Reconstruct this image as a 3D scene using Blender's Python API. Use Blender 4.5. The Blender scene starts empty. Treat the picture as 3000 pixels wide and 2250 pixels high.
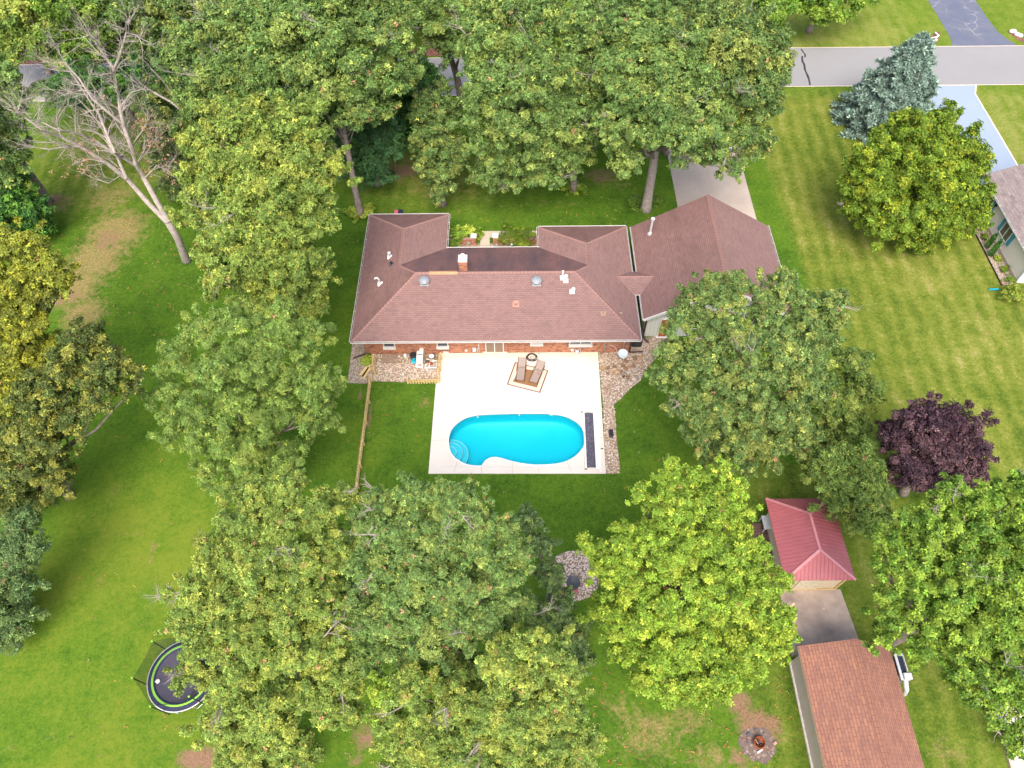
import bpy, math, random
import numpy as np
from mathutils import Vector, Matrix
from mathutils.geometry import tessellate_polygon
random.seed(7); RNG = np.random.default_rng(7)
C = bpy.context.scene.collection
sc = bpy.context.scene
R = math.radians

# ------------------------------------------------------------------ camera
# drone at 44 m, looking north and 56 degrees down; px, py below are pixels of the 3000x2250 photograph
CX, CY, F0, CH = 1500.0, 1125.0, 2082.0, 44.0
PI_, RO_, YA_ = R(56.11145655), R(0.70631238), R(-0.35543658)
_f = np.array([math.sin(YA_)*math.cos(PI_), math.cos(YA_)*math.cos(PI_), -math.sin(PI_)])
_r = np.array([math.cos(YA_), -math.sin(YA_), 0.0]); _d = np.cross(_f, _r)
CM = np.array([math.cos(RO_)*_r+math.sin(RO_)*_d, -math.sin(RO_)*_r+math.cos(RO_)*_d, _f])
def G(px, py, z=0.0):                       # pixel + height -> world point
    d = np.array([px-CX, py-CY, F0]) @ CM
    t = (z-CH)/d[2]
    return np.array([0, 0, CH]) + t*d
K = 3000/2212.0
def GD(x, y, z=0.0): return G(x*K, y*K, z)
cam = bpy.data.cameras.new("camera"); co = bpy.data.objects.new("camera", cam); C.objects.link(co)
cam.sensor_width = 36; cam.lens = F0/3000*36; cam.clip_end = 3000; cam.clip_start = 0.5
m3 = Matrix((CM[0], -CM[1], -CM[2])).transposed()
co.matrix_world = Matrix.Translation((0, 0, CH)) @ m3.to_4x4()
sc.camera = co

# ------------------------------------------------------------------ light
SUN_EL, SUN_AZ = R(56), R(183)              # azimuth clockwise from north
w = bpy.data.worlds.new("World"); sc.world = w; w.use_nodes = True
nt = w.node_tree; bg = nt.nodes["Background"]
sky = nt.nodes.new("ShaderNodeTexSky"); sky.sky_type = 'NISHITA'; sky.sun_disc = False
sky.sun_elevation = SUN_EL; sky.sun_rotation = SUN_AZ
sky.air_density = 1.0; sky.dust_density = 6.0; sky.ozone_density = 0.6; sky.altitude = 200
nt.links.new(sky.outputs[0], bg.inputs[0]); bg.inputs[1].default_value = 0.15
sl = bpy.data.lights.new("sun", 'SUN'); so = bpy.data.objects.new("sun", sl); C.objects.link(so)
sl.energy = 1.15; sl.angle = R(40); sl.color = (1.0, 0.95, 0.88)
sd = Vector((math.sin(SUN_AZ)*math.cos(SUN_EL), math.cos(SUN_AZ)*math.cos(SUN_EL), math.sin(SUN_EL)))
so.rotation_euler = sd.to_track_quat('Z', 'Y').to_euler()
vs = sc.view_settings; vs.view_transform = 'Standard'; vs.look = 'None'; vs.gamma = 1.0; vs.exposure = 1.42
sc.cycles.max_bounces = 6; sc.cycles.diffuse_bounces = 3; sc.cycles.transparent_max_bounces = 12
sc.cycles.glossy_bounces = 2; sc.cycles.transmission_bounces = 3

# ------------------------------------------------------------------ materials
class N:
    def __init__(s, name):
        s.m = bpy.data.materials.new(name); s.m.use_nodes = True
        s.t = s.m.node_tree; s.b = s.t.nodes["Principled BSDF"]
        s.out = s.t.nodes["Material Output"]
    def n(s, typ, **kw):
        x = s.t.nodes.new(typ)
        for k, v in kw.items(): setattr(x, k, v)
        return x
    def l(s, a, b): s.t.links.new(a, b)
    def pos(s): return s.n("ShaderNodeNewGeometry").outputs["Position"]
    def uv(s): return s.n("ShaderNodeUVMap").outputs[0]
    def noise(s, scale, detail=3, vec=None, rough=.55, dist=0):
        x = s.n("ShaderNodeTexNoise"); x.inputs["Scale"].default_value = scale; x.inputs["Detail"].default_value = detail
        x.inputs["Roughness"].default_value = rough; x.inputs["Distortion"].default_value = dist
        s.l(vec if vec is not None else s.pos(), x.inputs["Vector"]); return x.outputs[0]
    def ramp(s, fac, stops):
        x = s.n("ShaderNodeValToRGB"); e = x.color_ramp.elements
        while len(e) < len(stops): e.new(.5)
        for i, (p, c) in enumerate(stops):
            e[i].position = p; e[i].color = (*c, 1) if len(c) == 3 else c
        s.l(fac, x.inputs[0]); return x.outputs[0]
    def mix(s, f, a, b, mode='MIX'):
        x = s.n("ShaderNodeMix", data_type='RGBA', blend_type=mode)
        for i, v in ((0, f), (6, a), (7, b)):
            if isinstance(v, (int, float)): x.inputs[i].default_value = v
            elif isinstance(v, tuple): x.inputs[i].default_value = (*v, 1)
            else: s.l(v, x.inputs[i])
        return x.outputs[2]
    def math(s, op, a, b=0.0, clamp=False):
        x = s.n("ShaderNodeMath", operation=op); x.use_clamp = clamp
        for i, v in ((0, a), (1, b)):
            if isinstance(v, (int, float)): x.inputs[i].default_value = v
            else: s.l(v, x.inputs[i])
        return x.outputs[0]
    def bump(s, h, strength=.3, dist=.02):
        x = s.n("ShaderNodeBump"); x.inputs["Strength"].default_value = strength; x.inputs["Distance"].default_value = dist
        s.l(h, x.inputs["Height"]); s.l(x.outputs[0], s.b.inputs["Normal"])
    def fin(s, col=None, rough=.7, spec=.3, metal=0.0):
        if col is not None:
            if isinstance(col, tuple): s.b.inputs["Base Color"].default_value = (*col, 1)
            else: s.l(col, s.b.inputs["Base Color"])
        s.b.inputs["Roughness"].default_value = rough
        s.b.inputs["Specular IOR Level"].default_value = spec; s.b.inputs["Metallic"].default_value = metal
        return s.m
def plain(name, col, rough=.6, spec=.3, metal=0.0, var=.25, scale=6):
    x = N(name); f = x.noise(scale, 4)
    c = x.ramp(f, [(.25, tuple(v*(1-var) for v in col)), (.75, tuple(min(1, v*(1+var)) for v in col))])
    x.bump(x.noise(scale*6, 2), .15, .01)
    return x.fin(c, rough, spec, metal)

def brick_mat(name, c1, c2, mortar, w_, h_, ms, stain=.5):
    x = N(name); p = x.n("ShaderNodeSeparateXYZ"); x.l(x.pos(), p.inputs[0])
    cb = x.n("ShaderNodeCombineXYZ"); x.l(x.math('ADD', p.outputs[0], p.outputs[1]), cb.inputs[0]); x.l(p.outputs[2], cb.inputs[1])
    b = x.n("ShaderNodeTexBrick"); x.l(cb.outputs[0], b.inputs["Vector"])
    b.inputs["Scale"].default_value = 1; b.inputs["Brick Width"].default_value = w_; b.inputs["Row Height"].default_value = h_
    b.inputs["Mortar Size"].default_value = ms; b.inputs["Color1"].default_value = (*c1, 1); b.inputs["Color2"].default_value = (*c2, 1)
    b.inputs["Mortar"].default_value = (*mortar, 1); b.inputs["Bias"].default_value = -.15
    n = x.noise(1.1, 5); c = x.mix(x.math('MULTIPLY', n, stain), b.outputs[0], (c2[0]*.5, c2[1]*.5, c2[2]*.6))
    v = x.n("ShaderNodeTexVoronoi"); v.inputs["Scale"].default_value = 1.0
    mp = x.n("ShaderNodeVectorMath", operation='DIVIDE'); x.l(cb.outputs[0], mp.inputs[0]); mp.inputs[1].default_value = (w_, h_, 1); x.l(mp.outputs[0], v.inputs["Vector"])
    c = x.mix(x.math('MULTIPLY', x.math('GREATER_THAN', v.outputs["Color"], .64), .6), c, (.10, .055, .05))
    x.bump(b.outputs["Fac"], .3, -.01)
    return x.fin(c, .85, .2)
def shingle_mat(name, c1, c2, dark, w_=.32, h_=.145, ms=.012, stain=None, contrast=.3):
    x = N(name); uv = x.uv(); b = x.n("ShaderNodeTexBrick"); x.l(uv, b.inputs["Vector"])
    b.inputs["Scale"].default_value = 1; b.inputs["Brick Width"].default_value = w_; b.inputs["Row Height"].default_value = h_
    b.inputs["Mortar Size"].default_value = ms; b.inputs["Color1"].default_value = (*c1, 1); b.inputs["Color2"].default_value = (*c2, 1)
    b.inputs["Mortar"].default_value = (*dark, 1)
    n = x.noise(.55, 5, rough=.65)
    c = x.mix(x.ramp(n, [(.3, (0, 0, 0)), (.75, (1, 1, 1))]), b.outputs[0], x.mix(.5, b.outputs[0], tuple(v*.72 for v in c2)))
    n2 = x.noise(2.6, 3, uv); c = x.mix(x.math('MULTIPLY', n2, contrast), c, tuple(v*1.25 for v in c1))
    # single shingles that weathered to a grey purple
    v = x.n("ShaderNodeTexVoronoi"); v.inputs["Scale"].default_value = 1
    dv = x.n("ShaderNodeVectorMath", operation='DIVIDE'); x.l(uv, dv.inputs[0]); dv.inputs[1].default_value = (w_*1.3, h_, 1); x.l(dv.outputs[0], v.inputs["Vector"])
    c = x.mix(x.math('MULTIPLY', x.math('GREATER_THAN', v.outputs["Color"], .70), .22), c, tuple(q*.62 for q in c2))
    if stain:
        at = x.n("ShaderNodeVectorMath", operation='MULTIPLY'); x.l(x.pos(), at.inputs[0]); at.inputs[1].default_value = stain[1]
        s1 = x.noise(1.0, 5, at.outputs[0], rough=.7)
        c = x.mix(x.ramp(s1, [(stain[2], (0, 0, 0)), (stain[3], (1, 1, 1))]), c, stain[0])
    x.bump(b.outputs["Fac"], .25, -.01)
    return x.fin(c, .9, .15)

M = {}
M['roof'] = shingle_mat('roof_shingles', (.222, .136, .122), (.180, .112, .106), (.105, .058, .056))
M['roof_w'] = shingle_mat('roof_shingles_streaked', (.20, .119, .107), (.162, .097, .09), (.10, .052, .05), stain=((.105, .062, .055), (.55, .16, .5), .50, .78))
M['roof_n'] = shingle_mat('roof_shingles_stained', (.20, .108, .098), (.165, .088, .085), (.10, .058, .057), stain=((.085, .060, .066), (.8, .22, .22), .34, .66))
M['ridge'] = shingle_mat('ridge_caps', (.262, .155, .135), (.22, .125, .112), (.12, .06, .055), .3, .3, .02)
M['ridge_new'] = plain('ridge_caps_new', (.36, .22, .12), .9)
M['roof_b'] = shingle_mat('brown_shingles', (.30, .145, .095), (.19, .098, .085), (.075, .038, .032), .42, .17, .016, contrast=.5)
M['roof_g'] = shingle_mat('grey_shingles', (.24, .20, .19), (.13, .105, .105), (.07, .055, .055), .5, .22, .014, contrast=.7)
M['brick'] = brick_mat('red_brick', (.52, .18, .07), (.38, .11, .05), (.46, .34, .26), .24, .09, .014)
M['white'] = plain('white_paint', (.60, .59, .57), .5, .4, var=.05)
M['gutter_in'] = plain('gutter_debris', (.07, .035, .025), .9, .1, var=.5, scale=12)
M['siding'] = None
def siding(name, col, vertical=False, pitch=.2):
    x = N(name); p = x.n("ShaderNodeSeparateXYZ"); x.l(x.pos(), p.inputs[0])
    a = x.math('ADD', p.outputs[0], p.outputs[1]) if vertical else p.outputs[2]
    fr = x.math('FRACT', x.math('DIVIDE', a, pitch)); ln = x.math('LESS_THAN', fr, .12)
    c = x.mix(x.math('MULTIPLY', ln, .5), x.mix(x.noise(.8, 4), col, tuple(v*.86 for v in col)), tuple(v*.5 for v in col))
    x.bump(fr, .4, .02); return x.fin(c, .6, .3)
M['siding'] = siding('cream_siding', (.80, .75, .66))
M['siding_v'] = siding('grey_white_vertical_siding', (.60, .62, .57), True, .3)
M['tan'] = siding('tan_siding', (.66, .54, .38), True, .25)
M['taupe'] = plain('taupe_wall', (.44, .37, .31), .7, var=.08, scale=2)
M['shutter'] = plain('blue_shutter', (.05, .25, .35), .5, var=.1)
M['screen'] = plain('window_screen', (.10, .11, .055), .35, .5, var=.12)
M['pane'] = plain('brown_pane', (.20, .14, .10), .2, .5, var=.08)
M['door'] = plain('brown_door', (.30, .10, .04), .5, var=.2, scale=3)
M['steel'] = plain('galvanised_steel', (.55, .56, .57), .4, .5, .3, var=.1)
M['vent_grey'] = plain('grey_vent', (.24, .255, .28), .5, .4, .2, var=.1)
M['black'] = plain('black_plastic', (.018, .018, .022), .45, .4, var=.3)
M['dkgrey'] = plain('dark_grey', (.06, .065, .075), .5, .4, var=.2)
M['pine'] = plain('new_pine_wood', (.58, .43, .20), .75, .2, var=.22, scale=5)
M['wood_old'] = plain('weathered_wood', (.26, .19, .14), .85, .1, var=.35, scale=7)
M['wood_dk'] = plain('dark_wood', (.10, .06, .05), .85, .1, var=.4, scale=6)
M['brown_m'] = plain('brown_metal', (.07, .035, .03), .5, .4)
M['blue'] = plain('turquoise_plastic', (.0, .36, .50), .4, .4, var=.1)
M['rust'] = plain('rusty_steel', (.32, .085, .03), .8, .2, var=.5, scale=5)
M['rug_b'] = plain('rug_brown', (.23, .125, .065), .95, .05, var=.12, scale=14)
M['rug_c'] = plain('rug_cream', (.56, .46, .36), .95, .05, var=.05, scale=14)
M['rug_r'] = plain('rug_rust', (.15, .065, .04), .95, .05, var=.15, scale=14)
M['sling'] = plain('taupe_sling', (.26, .205, .175), .7, .2, var=.08, scale=20)
M['stone_w'] = plain('pale_stone', (.60, .55, .48), .8, .2, var=.2)
M['boulder'] = plain('grey_boulder', (.22, .20, .17), .85, .2, var=.35, scale=8)
M['dish'] = plain('dish_grey', (.42, .50, .53), .4, .4, var=.05)
M['lime'] = plain('lime_vinyl', (.22, .52, .05), .5, .4, var=.08)
M['navy'] = plain('navy_pad', (.015, .018, .045), .5, .4, var=.2)
M['mat'] = plain('trampoline_mat', (.045, .042, .062), .6, .3, var=.15, scale=2)
M['red'] = plain('red_cushion', (.40, .10, .12), .8, .2)
M['bark'] = plain('oak_bark', (.23, .19, .165), .95, .05, var=.45, scale=4)
M['bark_p'] = plain('pale_bark', (.30, .26, .23), .9, .1, var=.3, scale=4)
M['tan_m'] = plain('tan_paint', (.55, .48, .35), .6)
M['carpaint'] = plain('silver_blue_paint', (.20, .28, .36), .25, .6, .5, var=.05)
M['glass_d'] = plain('dark_glass', (.02, .025, .03), .1, .6, var=.1)
M['pink'] = plain('pale_terracotta', (.36, .20, .16), .8)

def concrete(name, col, dark, amt=.5, sc_=.5, spots=0.0, crack=False):
    x = N(name); a = x.noise(sc_, 6, rough=.65); b = x.noise(sc_*9, 4)
    c = x.mix(x.ramp(a, [(.35, (0, 0, 0)), (.72, (1, 1, 1))]), col, x.mix(amt, col, dark))
    c = x.mix(x.math('MULTIPLY', b, .25), c, dark)
    if crack:
        v = x.n("ShaderNodeTexVoronoi", feature='DISTANCE_TO_EDGE'); v.inputs["Scale"].default_value = .9
        nn = x.n("ShaderNodeMix", data_type='VECTOR'); nn.inputs[0].default_value = .35
        no = x.n("ShaderNodeTexNoise"); no.inputs["Scale"].default_value = 1.5; x.l(x.pos(), no.inputs["Vector"]); x.l(x.pos(), nn.inputs[4]); x.l(no.outputs[1], nn.inputs[5]); x.l(nn.outputs[1], v.inputs["Vector"])
        c = x.mix(x.math('MULTIPLY', x.math('LESS_THAN', v.outputs["Distance"], .018), x.ramp(x.noise(.25, 2), [(.45, (0, 0, 0)), (.6, (.7, .7, .7))])), c, crack)
    if spots:
        x2 = x.n("ShaderNodeTexVoronoi"); x2.inputs["Scale"].default_value = 1.3; x.l(x.pos(), x2.inputs["Vector"])
        c = x.mix(x.math('MULTIPLY', x.math('LESS_THAN', x2.outputs["Distance"], .05), spots), c, (.75, .73, .70))
    x.bump(x.noise(40, 3), .15, .005)
    return x.fin(c, .85, .2)
M['patio'] = concrete('patio_concrete', (.60, .555, .50), (.48, .42, .35), .35, .35)
M['patio_e'] = concrete('patio_edge', (.70, .59, .46), (.52, .40, .29), .5, .8)
M['joint'] = plain('concrete_joint', (.34, .26, .20), .9)
M['joint_l'] = plain('filled_joint', (.55, .45, .36), .9)
M['drive'] = concrete('driveway_concrete', (.40, .34, .285), (.25, .21, .18), .6, .3)
M['drive_n'] = concrete('painted_driveway', (.235, .285, .36), (.20, .25, .32), .4, .2)
M['road'] = concrete('road_asphalt', (.225, .222, .222), (.185, .182, .182), .5, .12)
M['road_s'] = concrete('shaded_lane_asphalt', (.23, .21, .23), (.19, .17, .19), .5, .12)
M['asph'] = concrete('driveway_asphalt', (.085, .098, .145), (.13, .135, .16), .7, .5, crack=(.30, .29, .30))
M['pad'] = concrete('stained_pad', (.50, .40, .32), (.21, .165, .145), 1.0, .55, spots=.8)
M['walk'] = concrete('walkway_concrete', (.42, .37, .29), (.33, .28, .22), .5, .7)
M['tar'] = plain('tar_seal', (.03, .03, .035), .6)

def gravel(name, cols, scale=9, dirt=(.20, .15, .10), weeds=0.0):
    x = N(name); v = x.n("ShaderNodeTexVoronoi"); v.inputs["Scale"].default_value = scale; x.l(x.pos(), v.inputs["Vector"])
    sx = x.n("ShaderNodeSeparateColor"); x.l(v.outputs["Color"], sx.inputs[0])
    c = x.ramp(sx.outputs[0], [(i/(len(cols)-1), q) for i, q in enumerate(cols)])
    c = x.mix(x.ramp(v.outputs["Distance"], [(.35, (0, 0, 0)), (.65, (1, 1, 1))]), c, dirt)
    if weeds: c = x.mix(x.ramp(x.noise(.9, 5, rough=.7), [(.60, (0, 0, 0)), (.68, (weeds, weeds, weeds))]), c, (.10, .13, .03))
    x.bump(v.outputs["Distance"], .6, -.03)
    return x.fin(c, .8, .2)
GR = [(.36, .28, .21), (.50, .42, .35), (.24, .155, .105), (.56, .50, .44), (.33, .23, .15), (.20, .18, .165), (.42, .31, .21)]
M['gravel'] = gravel('river_gravel', GR, 8)
M['gravel_w'] = gravel('weedy_river_gravel', GR, 8, weeds=.8)
M['gravel_g'] = gravel('grey_gravel', [(.40, .34, .28), (.50, .44, .37), (.30, .25, .21), (.44, .38, .33)], 12)
M['pink_g'] = gravel('pinkish_bed_stone', [(.60, .49, .43), (.72, .60, .53), (.50, .39, .33), (.66, .55, .47)], 9)
M['mulch'] = gravel('red_mulch', [(.22, .09, .06), (.32, .14, .09), (.15, .07, .05), (.28, .12, .07)], 10, (.08, .04, .03))
M['ash'] = gravel('ashy_soil', [(.14, .105, .09), (.22, .16, .13), (.06, .05, .055), (.17, .12, .10), (.26, .21, .18)], 7, (.12, .09, .08))

def leaf_mat(name, trans=.2, gloss=.16, rough=.55):
    x = N(name); a = x.n("ShaderNodeAttribute", attribute_name='col')
    x.l(a.outputs["Color"], x.b.inputs["Base Color"]); x.b.inputs["Roughness"].default_value = rough
    x.b.inputs["Specular IOR Level"].default_value = gloss
    t = x.n("ShaderNodeBsdfTranslucent"); x.l(x.mix(.5, a.outputs["Color"], a.outputs["Color"], 'ADD'), t.inputs[0])
    s = x.n("ShaderNodeMixShader"); s.inputs[0].default_value = trans
    x.l(x.b.outputs[0], s.inputs[1]); x.l(t.outputs[0], s.inputs[2]); x.l(s.outputs[0], x.out.inputs[0]); return x.m
M['leaf'] = leaf_mat('leaf'); M['needle'] = leaf_mat('needle', .1, .25, .6)

# lawn: zone attribute  R bare soil, G straw, B yellow mown lawn ; second attribute lush
x = N('lawn_grass'); z = x.n("ShaderNodeAttribute", attribute_name='zone'); sp = x.n("ShaderNodeSeparateColor"); x.l(z.outputs["Color"], sp.inputs[0])
z2 = x.n("ShaderNodeAttribute", attribute_name='lush')
nL = x.noise(.10, 4, rough=.6); nM = x.noise(.55, 5, rough=.65); nS = x.noise(3.0, 5, rough=.7); nF = x.noise(7, 5, rough=.8)
tone = x.math('ADD', x.math('MULTIPLY', nL, .30), x.math('ADD', x.math('MULTIPLY', nM, .30), x.math('ADD', x.math('MULTIPLY', nS, .34), x.math('MULTIPLY', nF, .46))))
tone = x.math('ADD', x.math('MULTIPLY', x.math('SUBTRACT', tone, .70), 1.65), .5)
tone = x.math('ADD', tone, x.math('MULTIPLY', x.math('SUBTRACT', z2.outputs["Fac"], .5), .30))
g = x.ramp(tone, [(.30, (.028, .066, .009)), (.45, (.052, .110, .012)), (.58, (.076, .138, .014)), (.76, (.125, .165, .020))])
# mown lawn with north-south stripes
psx = x.n("ShaderNodeSeparateXYZ"); x.l(x.pos(), psx.inputs[0])
wob = x.math('ADD', psx.outputs[0], x.math('MULTIPLY', x.noise(.35, 3), 1.3))
wob = x.math('SUBTRACT', wob, x.math('MULTIPLY', psx.outputs[1], .04))
st = x.math('SINE', x.math('MULTIPLY', wob, 4.6))
yt = x.math('ADD', tone, x.math('MULTIPLY', x.math('MULTIPLY', st, x.noise(.22, 2)), .11))
yl = x.ramp(yt, [(.30, (.048, .082, .012)), (.45, (.094, .128, .018)), (.60, (.148, .168, .030)), (.76, (.26, .235, .09))])
c = x.mix(sp.outputs[2], g, yl)
pat = x.noise(1.6, 6, rough=.72, dist=.6)
mG = x.math('MULTIPLY', x.math('SUBTRACT', x.math('ADD', sp.outputs[1], x.math('MULTIPLY', x.math('SUBTRACT', pat, .5), 1.7)), .45), 2.2, True)
c = x.mix(x.math('MULTIPLY', mG, .85), c, x.ramp(nF, [(.32, (.115, .100, .030)), (.5, (.20, .155, .06)), (.66, (.36, .26, .14))]))
mR = x.math('MULTIPLY', x.math('SUBTRACT', x.math('ADD', sp.outputs[0], x.math('MULTIPLY', x.math('SUBTRACT', pat, .5), 1.3)), .5), 2.6, True)
c = x.mix(mR, c, x.ramp(nF, [(.3, (.13, .075, .045)), (.7, (.26, .165, .105))]))
x.bump(x.math('ADD', nF, nS), .5, .06)
M['lawn'] = x.fin(c, 1.0, .0)

# ------------------------------------------------------------------ mesh helpers
WL = {}
class MB:
    def __init__(s): s.v = []; s.f = []; s.mi = []; s.uv = None
    def add(s, vs_, fs, mi=0):
        b = len(s.v); s.v += [tuple(map(float, q)) for q in vs_]
        for f in fs: s.f.append(tuple(b+i for i in f)); s.mi.append(mi)
    def box(s, c, size, rz=0.0, mi=0, rot=None):
        h = [q/2 for q in size]; P_ = []
        mm = rot if rot is not None else Matrix.Rotation(rz, 3, 'Z')
        for dz in (-1, 1):
            for dx, dy in ((-1, -1), (1, -1), (1, 1), (-1, 1)):
                P_.append(Vector(c) + mm @ Vector((dx*h[0], dy*h[1], dz*h[2])))
        s.add(P_, [(3, 2, 1, 0), (4, 5, 6, 7), (0, 1, 5, 4), (1, 2, 6, 5), (2, 3, 7, 6), (3, 0, 4, 7)], mi)
    def beam(s, a, b, wd, ht, mi=0):
        a = Vector(a); b = Vector(b); d = b-a; L = d.length
        q = d.to_track_quat('X', 'Z').to_matrix(); s.box((a+b)/2, (L, wd, ht), mi=mi, rot=q)
    def prism(s, poly, z0, z1, mi=0):
        n = len(poly); vv = [(p[0], p[1], z0) for p in poly]+[(p[0], p[1], z1) for p in poly]
        tr = tessellate_polygon([[Vector((p[0], p[1], 0)) for p in poly]])
        area = sum(poly[i][0]*poly[(i+1) % n][1]-poly[(i+1) % n][0]*poly[i][1] for i in range(n))
        fs = []
        for t in tr:
            t = tuple(t); a_, b_, c_ = [poly[i] for i in t]
            if (b_[0]-a_[0])*(c_[1]-a_[1])-(b_[1]-a_[1])*(c_[0]-a_[0]) < 0: t = t[::-1]
            fs.append(tuple(i+n for i in t)); fs.append(t[::-1])
        for i in range(n):
            j = (i+1) % n; q = (i, j, j+n, i+n); fs.append(q if area > 0 else q[::-1])
        s.add(vv, fs, mi)
    def tube(s, pts, rad, n=8, mi=0, cap=True):
        pts = [Vector(p) for p in pts]; m_ = len(pts)
        if not hasattr(rad, '__len__'): rad = [rad]*m_
        vv = []; up = Vector((.13, .27, .95))
        for i, p in enumerate(pts):
            t = (pts[min(i+1, m_-1)]-pts[max(i-1, 0)]).normalized()
            a = t.cross(up)
            if a.length < 1e-3: a = t.cross(Vector((1, 0, 0)))
            a.normalize(); b = t.cross(a)
            for k in range(n):
                g_ = 2*math.pi*k/n; vv.append(p+(a*math.cos(g_)+b*math.sin(g_))*rad[i])
        fs = [(i*n+k, i*n+(k+1) % n, (i+1)*n+(k+1) % n, (i+1)*n+k) for i in range(m_-1) for k in range(n)]
        if cap: fs += [tuple(range(n))[::-1], tuple(range((m_-1)*n, m_*n))]
        s.add(vv, fs, mi)
    def lathe(s, prof, c, n=20, mi=0, mat3=None, ring=False):
        if ring: prof = list(prof)+[prof[0]]
        vv = []
        for r_, z_ in prof:
            for k in range(n):
                g_ = 2*math.pi*k/n; q = Vector((r_*math.cos(g_), r_*math.sin(g_), z_))
                if mat3 is not None: q = mat3 @ q
                vv.append(Vector(c)+q)
        m_ = len(prof)
        fs = [(i*n+k, i*n+(k+1) % n, (i+1)*n+(k+1) % n, (i+1)*n+k) for i in range(m_-1) for k in range(n)]
        if prof[0][0] > 1e-4 and not ring: fs.append(tuple(range(n))[::-1])
        if prof[-1][0] > 1e-4 and not ring: fs.append(tuple(range((m_-1)*n, m_*n)))
        s.add(vv, fs, mi)
    def blob(s, c, r3, n=10, jit=0.0, mi=0):
        vv = []; m_ = n//2+1
        for i in range(m_+1):
            th = math.pi*i/m_
            for k in range(n):
                g_ = 2*math.pi*k/n; j = 1+random.uniform(-jit, jit)
                vv.append((c[0]+r3[0]*j*math.sin(th)*math.cos(g_), c[1]+r3[1]*j*math.sin(th)*math.sin(g_), c[2]-r3[2]*j*math.cos(th)))
        s.add(vv, [(i*n+k, i*n+(k+1) % n, (i+1)*n+(k+1) % n, (i+1)*n+k) for i in range(m_) for k in range(n)], mi)
    def build(s, name, mats, parent=None, smooth=False, uvs=None, bevel=0):
        me = bpy.data.meshes.new(name)
        off = WL.get(parent.name, Vector((0, 0, 0))) if parent is not None else Vector((0, 0, 0))
        me.from_pydata([tuple(Vector(q)-off) for q in s.v], [], s.f)
        for m_ in (mats if isinstance(mats, (list, tuple)) else [mats]): me.materials.append(m_)
        me.polygons.foreach_set('material_index', s.mi)
        if smooth: me.polygons.foreach_set('use_smooth', [True]*len(s.f))
        if uvs is not None:
            ul = me.uv_layers.new(name='UVMap'); ul.data.foreach_set('uv', uvs)
        me.update(); o = bpy.data.objects.new(name, me); C.objects.link(o)
        if parent is not None: o.parent = parent
        WL[o.name] = off.copy()
        if bevel:
            b = o.modifiers.new('bevel', 'BEVEL'); b.width = bevel; b.segments = 2; b.limit_method = 'ANGLE'
        return o
def tag(o, label, cat, group=None, kind=None):
    if label: o['label'] = label
    if cat: o['category'] = cat
    if group: o['group'] = group
    if kind: o['kind'] = kind
    return o
def thing(name, loc, label, cat, group=None):
    o = bpy.data.objects.new(name, None); C.objects.link(o); o.empty_display_size = .3
    o.location = tuple(float(q) for q in loc); WL[o.name] = Vector(o.location)
    return tag(o, label, cat, group)
def struct(o): o['kind'] = 'structure'; return o
def sheet(name, poly, z, mat, thick=None, stru=True):
    mb = MB(); mb.prism(poly, z-(thick or .02), z, 0); o = mb.build(name, mat)
    return struct(o) if stru else o
def px2(lst, z=0.0, disp=False): return [tuple((GD if disp else G)(a, b, z)[:2]) for a, b in lst]

# ------------------------------------------------------------------ ground
xs = np.concatenate([[-900, -400, -160, -100], np.arange(-78, 78.01, .45), [100, 160, 400, 900]])
ys = np.concatenate([[-500, -200, -60, -20], np.arange(-4, 100.01, .45), [140, 260, 600, 1500]])
gx, gy = np.meshgrid(xs, ys); nx, ny = len(xs), len(ys)
gz = np.zeros_like(gx)
vv = np.stack([gx.ravel(), gy.ravel(), gz.ravel()], 1)
ii, jj = np.meshgrid(np.arange(nx-1), np.arange(ny-1)); base = (jj*nx+ii).ravel()
fq = np.stack([base, base+1, base+nx+1, base+nx], 1)
cxm = (xs[ii.ravel()]+xs[ii.ravel()+1])/2; cym = (ys[jj.ravel()]+ys[jj.ravel()+1])/2
keep = ~((cxm > -5.2) & (cxm < 5.5) & (cym > 22.6) & (cym < 27.4))
fq = fq[keep]
def big_mesh(name, vv, fq, mats, parent=None, off=None, attrs=(), smooth=False):
    me = bpy.data.meshes.new(name); nv, nf = len(vv), len(fq); k = fq.shape[1]
    me.vertices.add(nv); me.vertices.foreach_set('co', np.ascontiguousarray(vv, dtype=np.float32).ravel())
    me.loops.add(nf*k); me.loops.foreach_set('vertex_index', np.ascontiguousarray(fq, dtype=np.int32).ravel())
    me.polygons.add(nf); me.polygons.foreach_set('loop_start', np.arange(0, nf*k, k, dtype=np.int32))
    me.update(calc_edges=True)
    for an, dom, data in attrs:
        a = me.attributes.new(an, 'FLOAT_COLOR', dom); a.data.foreach_set('color', np.ascontiguousarray(data, dtype=np.float32).ravel())
    me.materials.append(mats); me.validate()
    o = bpy.data.objects.new(name, me); C.objects.link(o)
    if parent is not None: o.parent = parent
    return o
zone = np.zeros((nx*ny, 4), np.float32); zone[:, 3] = 1
lush = np.full((nx*ny, 4), .5, np.float32); lush[:, 3] = 1
X, Y = vv[:, 0], vv[:, 1]
def ell(ch, dx, dy, rx, ry, val=1.0, arr=None):
    c_ = GD(dx, dy); d = np.sqrt(((X-c_[0])/rx)**2+((Y-c_[1])/ry)**2)
    a = np.clip(1.35-d, 0, 1)*val; A_ = zone if arr is None else arr
    A_[:, ch] = np.maximum(A_[:, ch], a)
def lsh(dx, dy, rx, ry, val):
    c_ = GD(dx, dy); d = np.sqrt(((X-c_[0])/rx)**2+((Y-c_[1])/ry)**2)
    lush[:, :3] += (np.clip(1.4-d, 0, 1)*val)[:, None]
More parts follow.
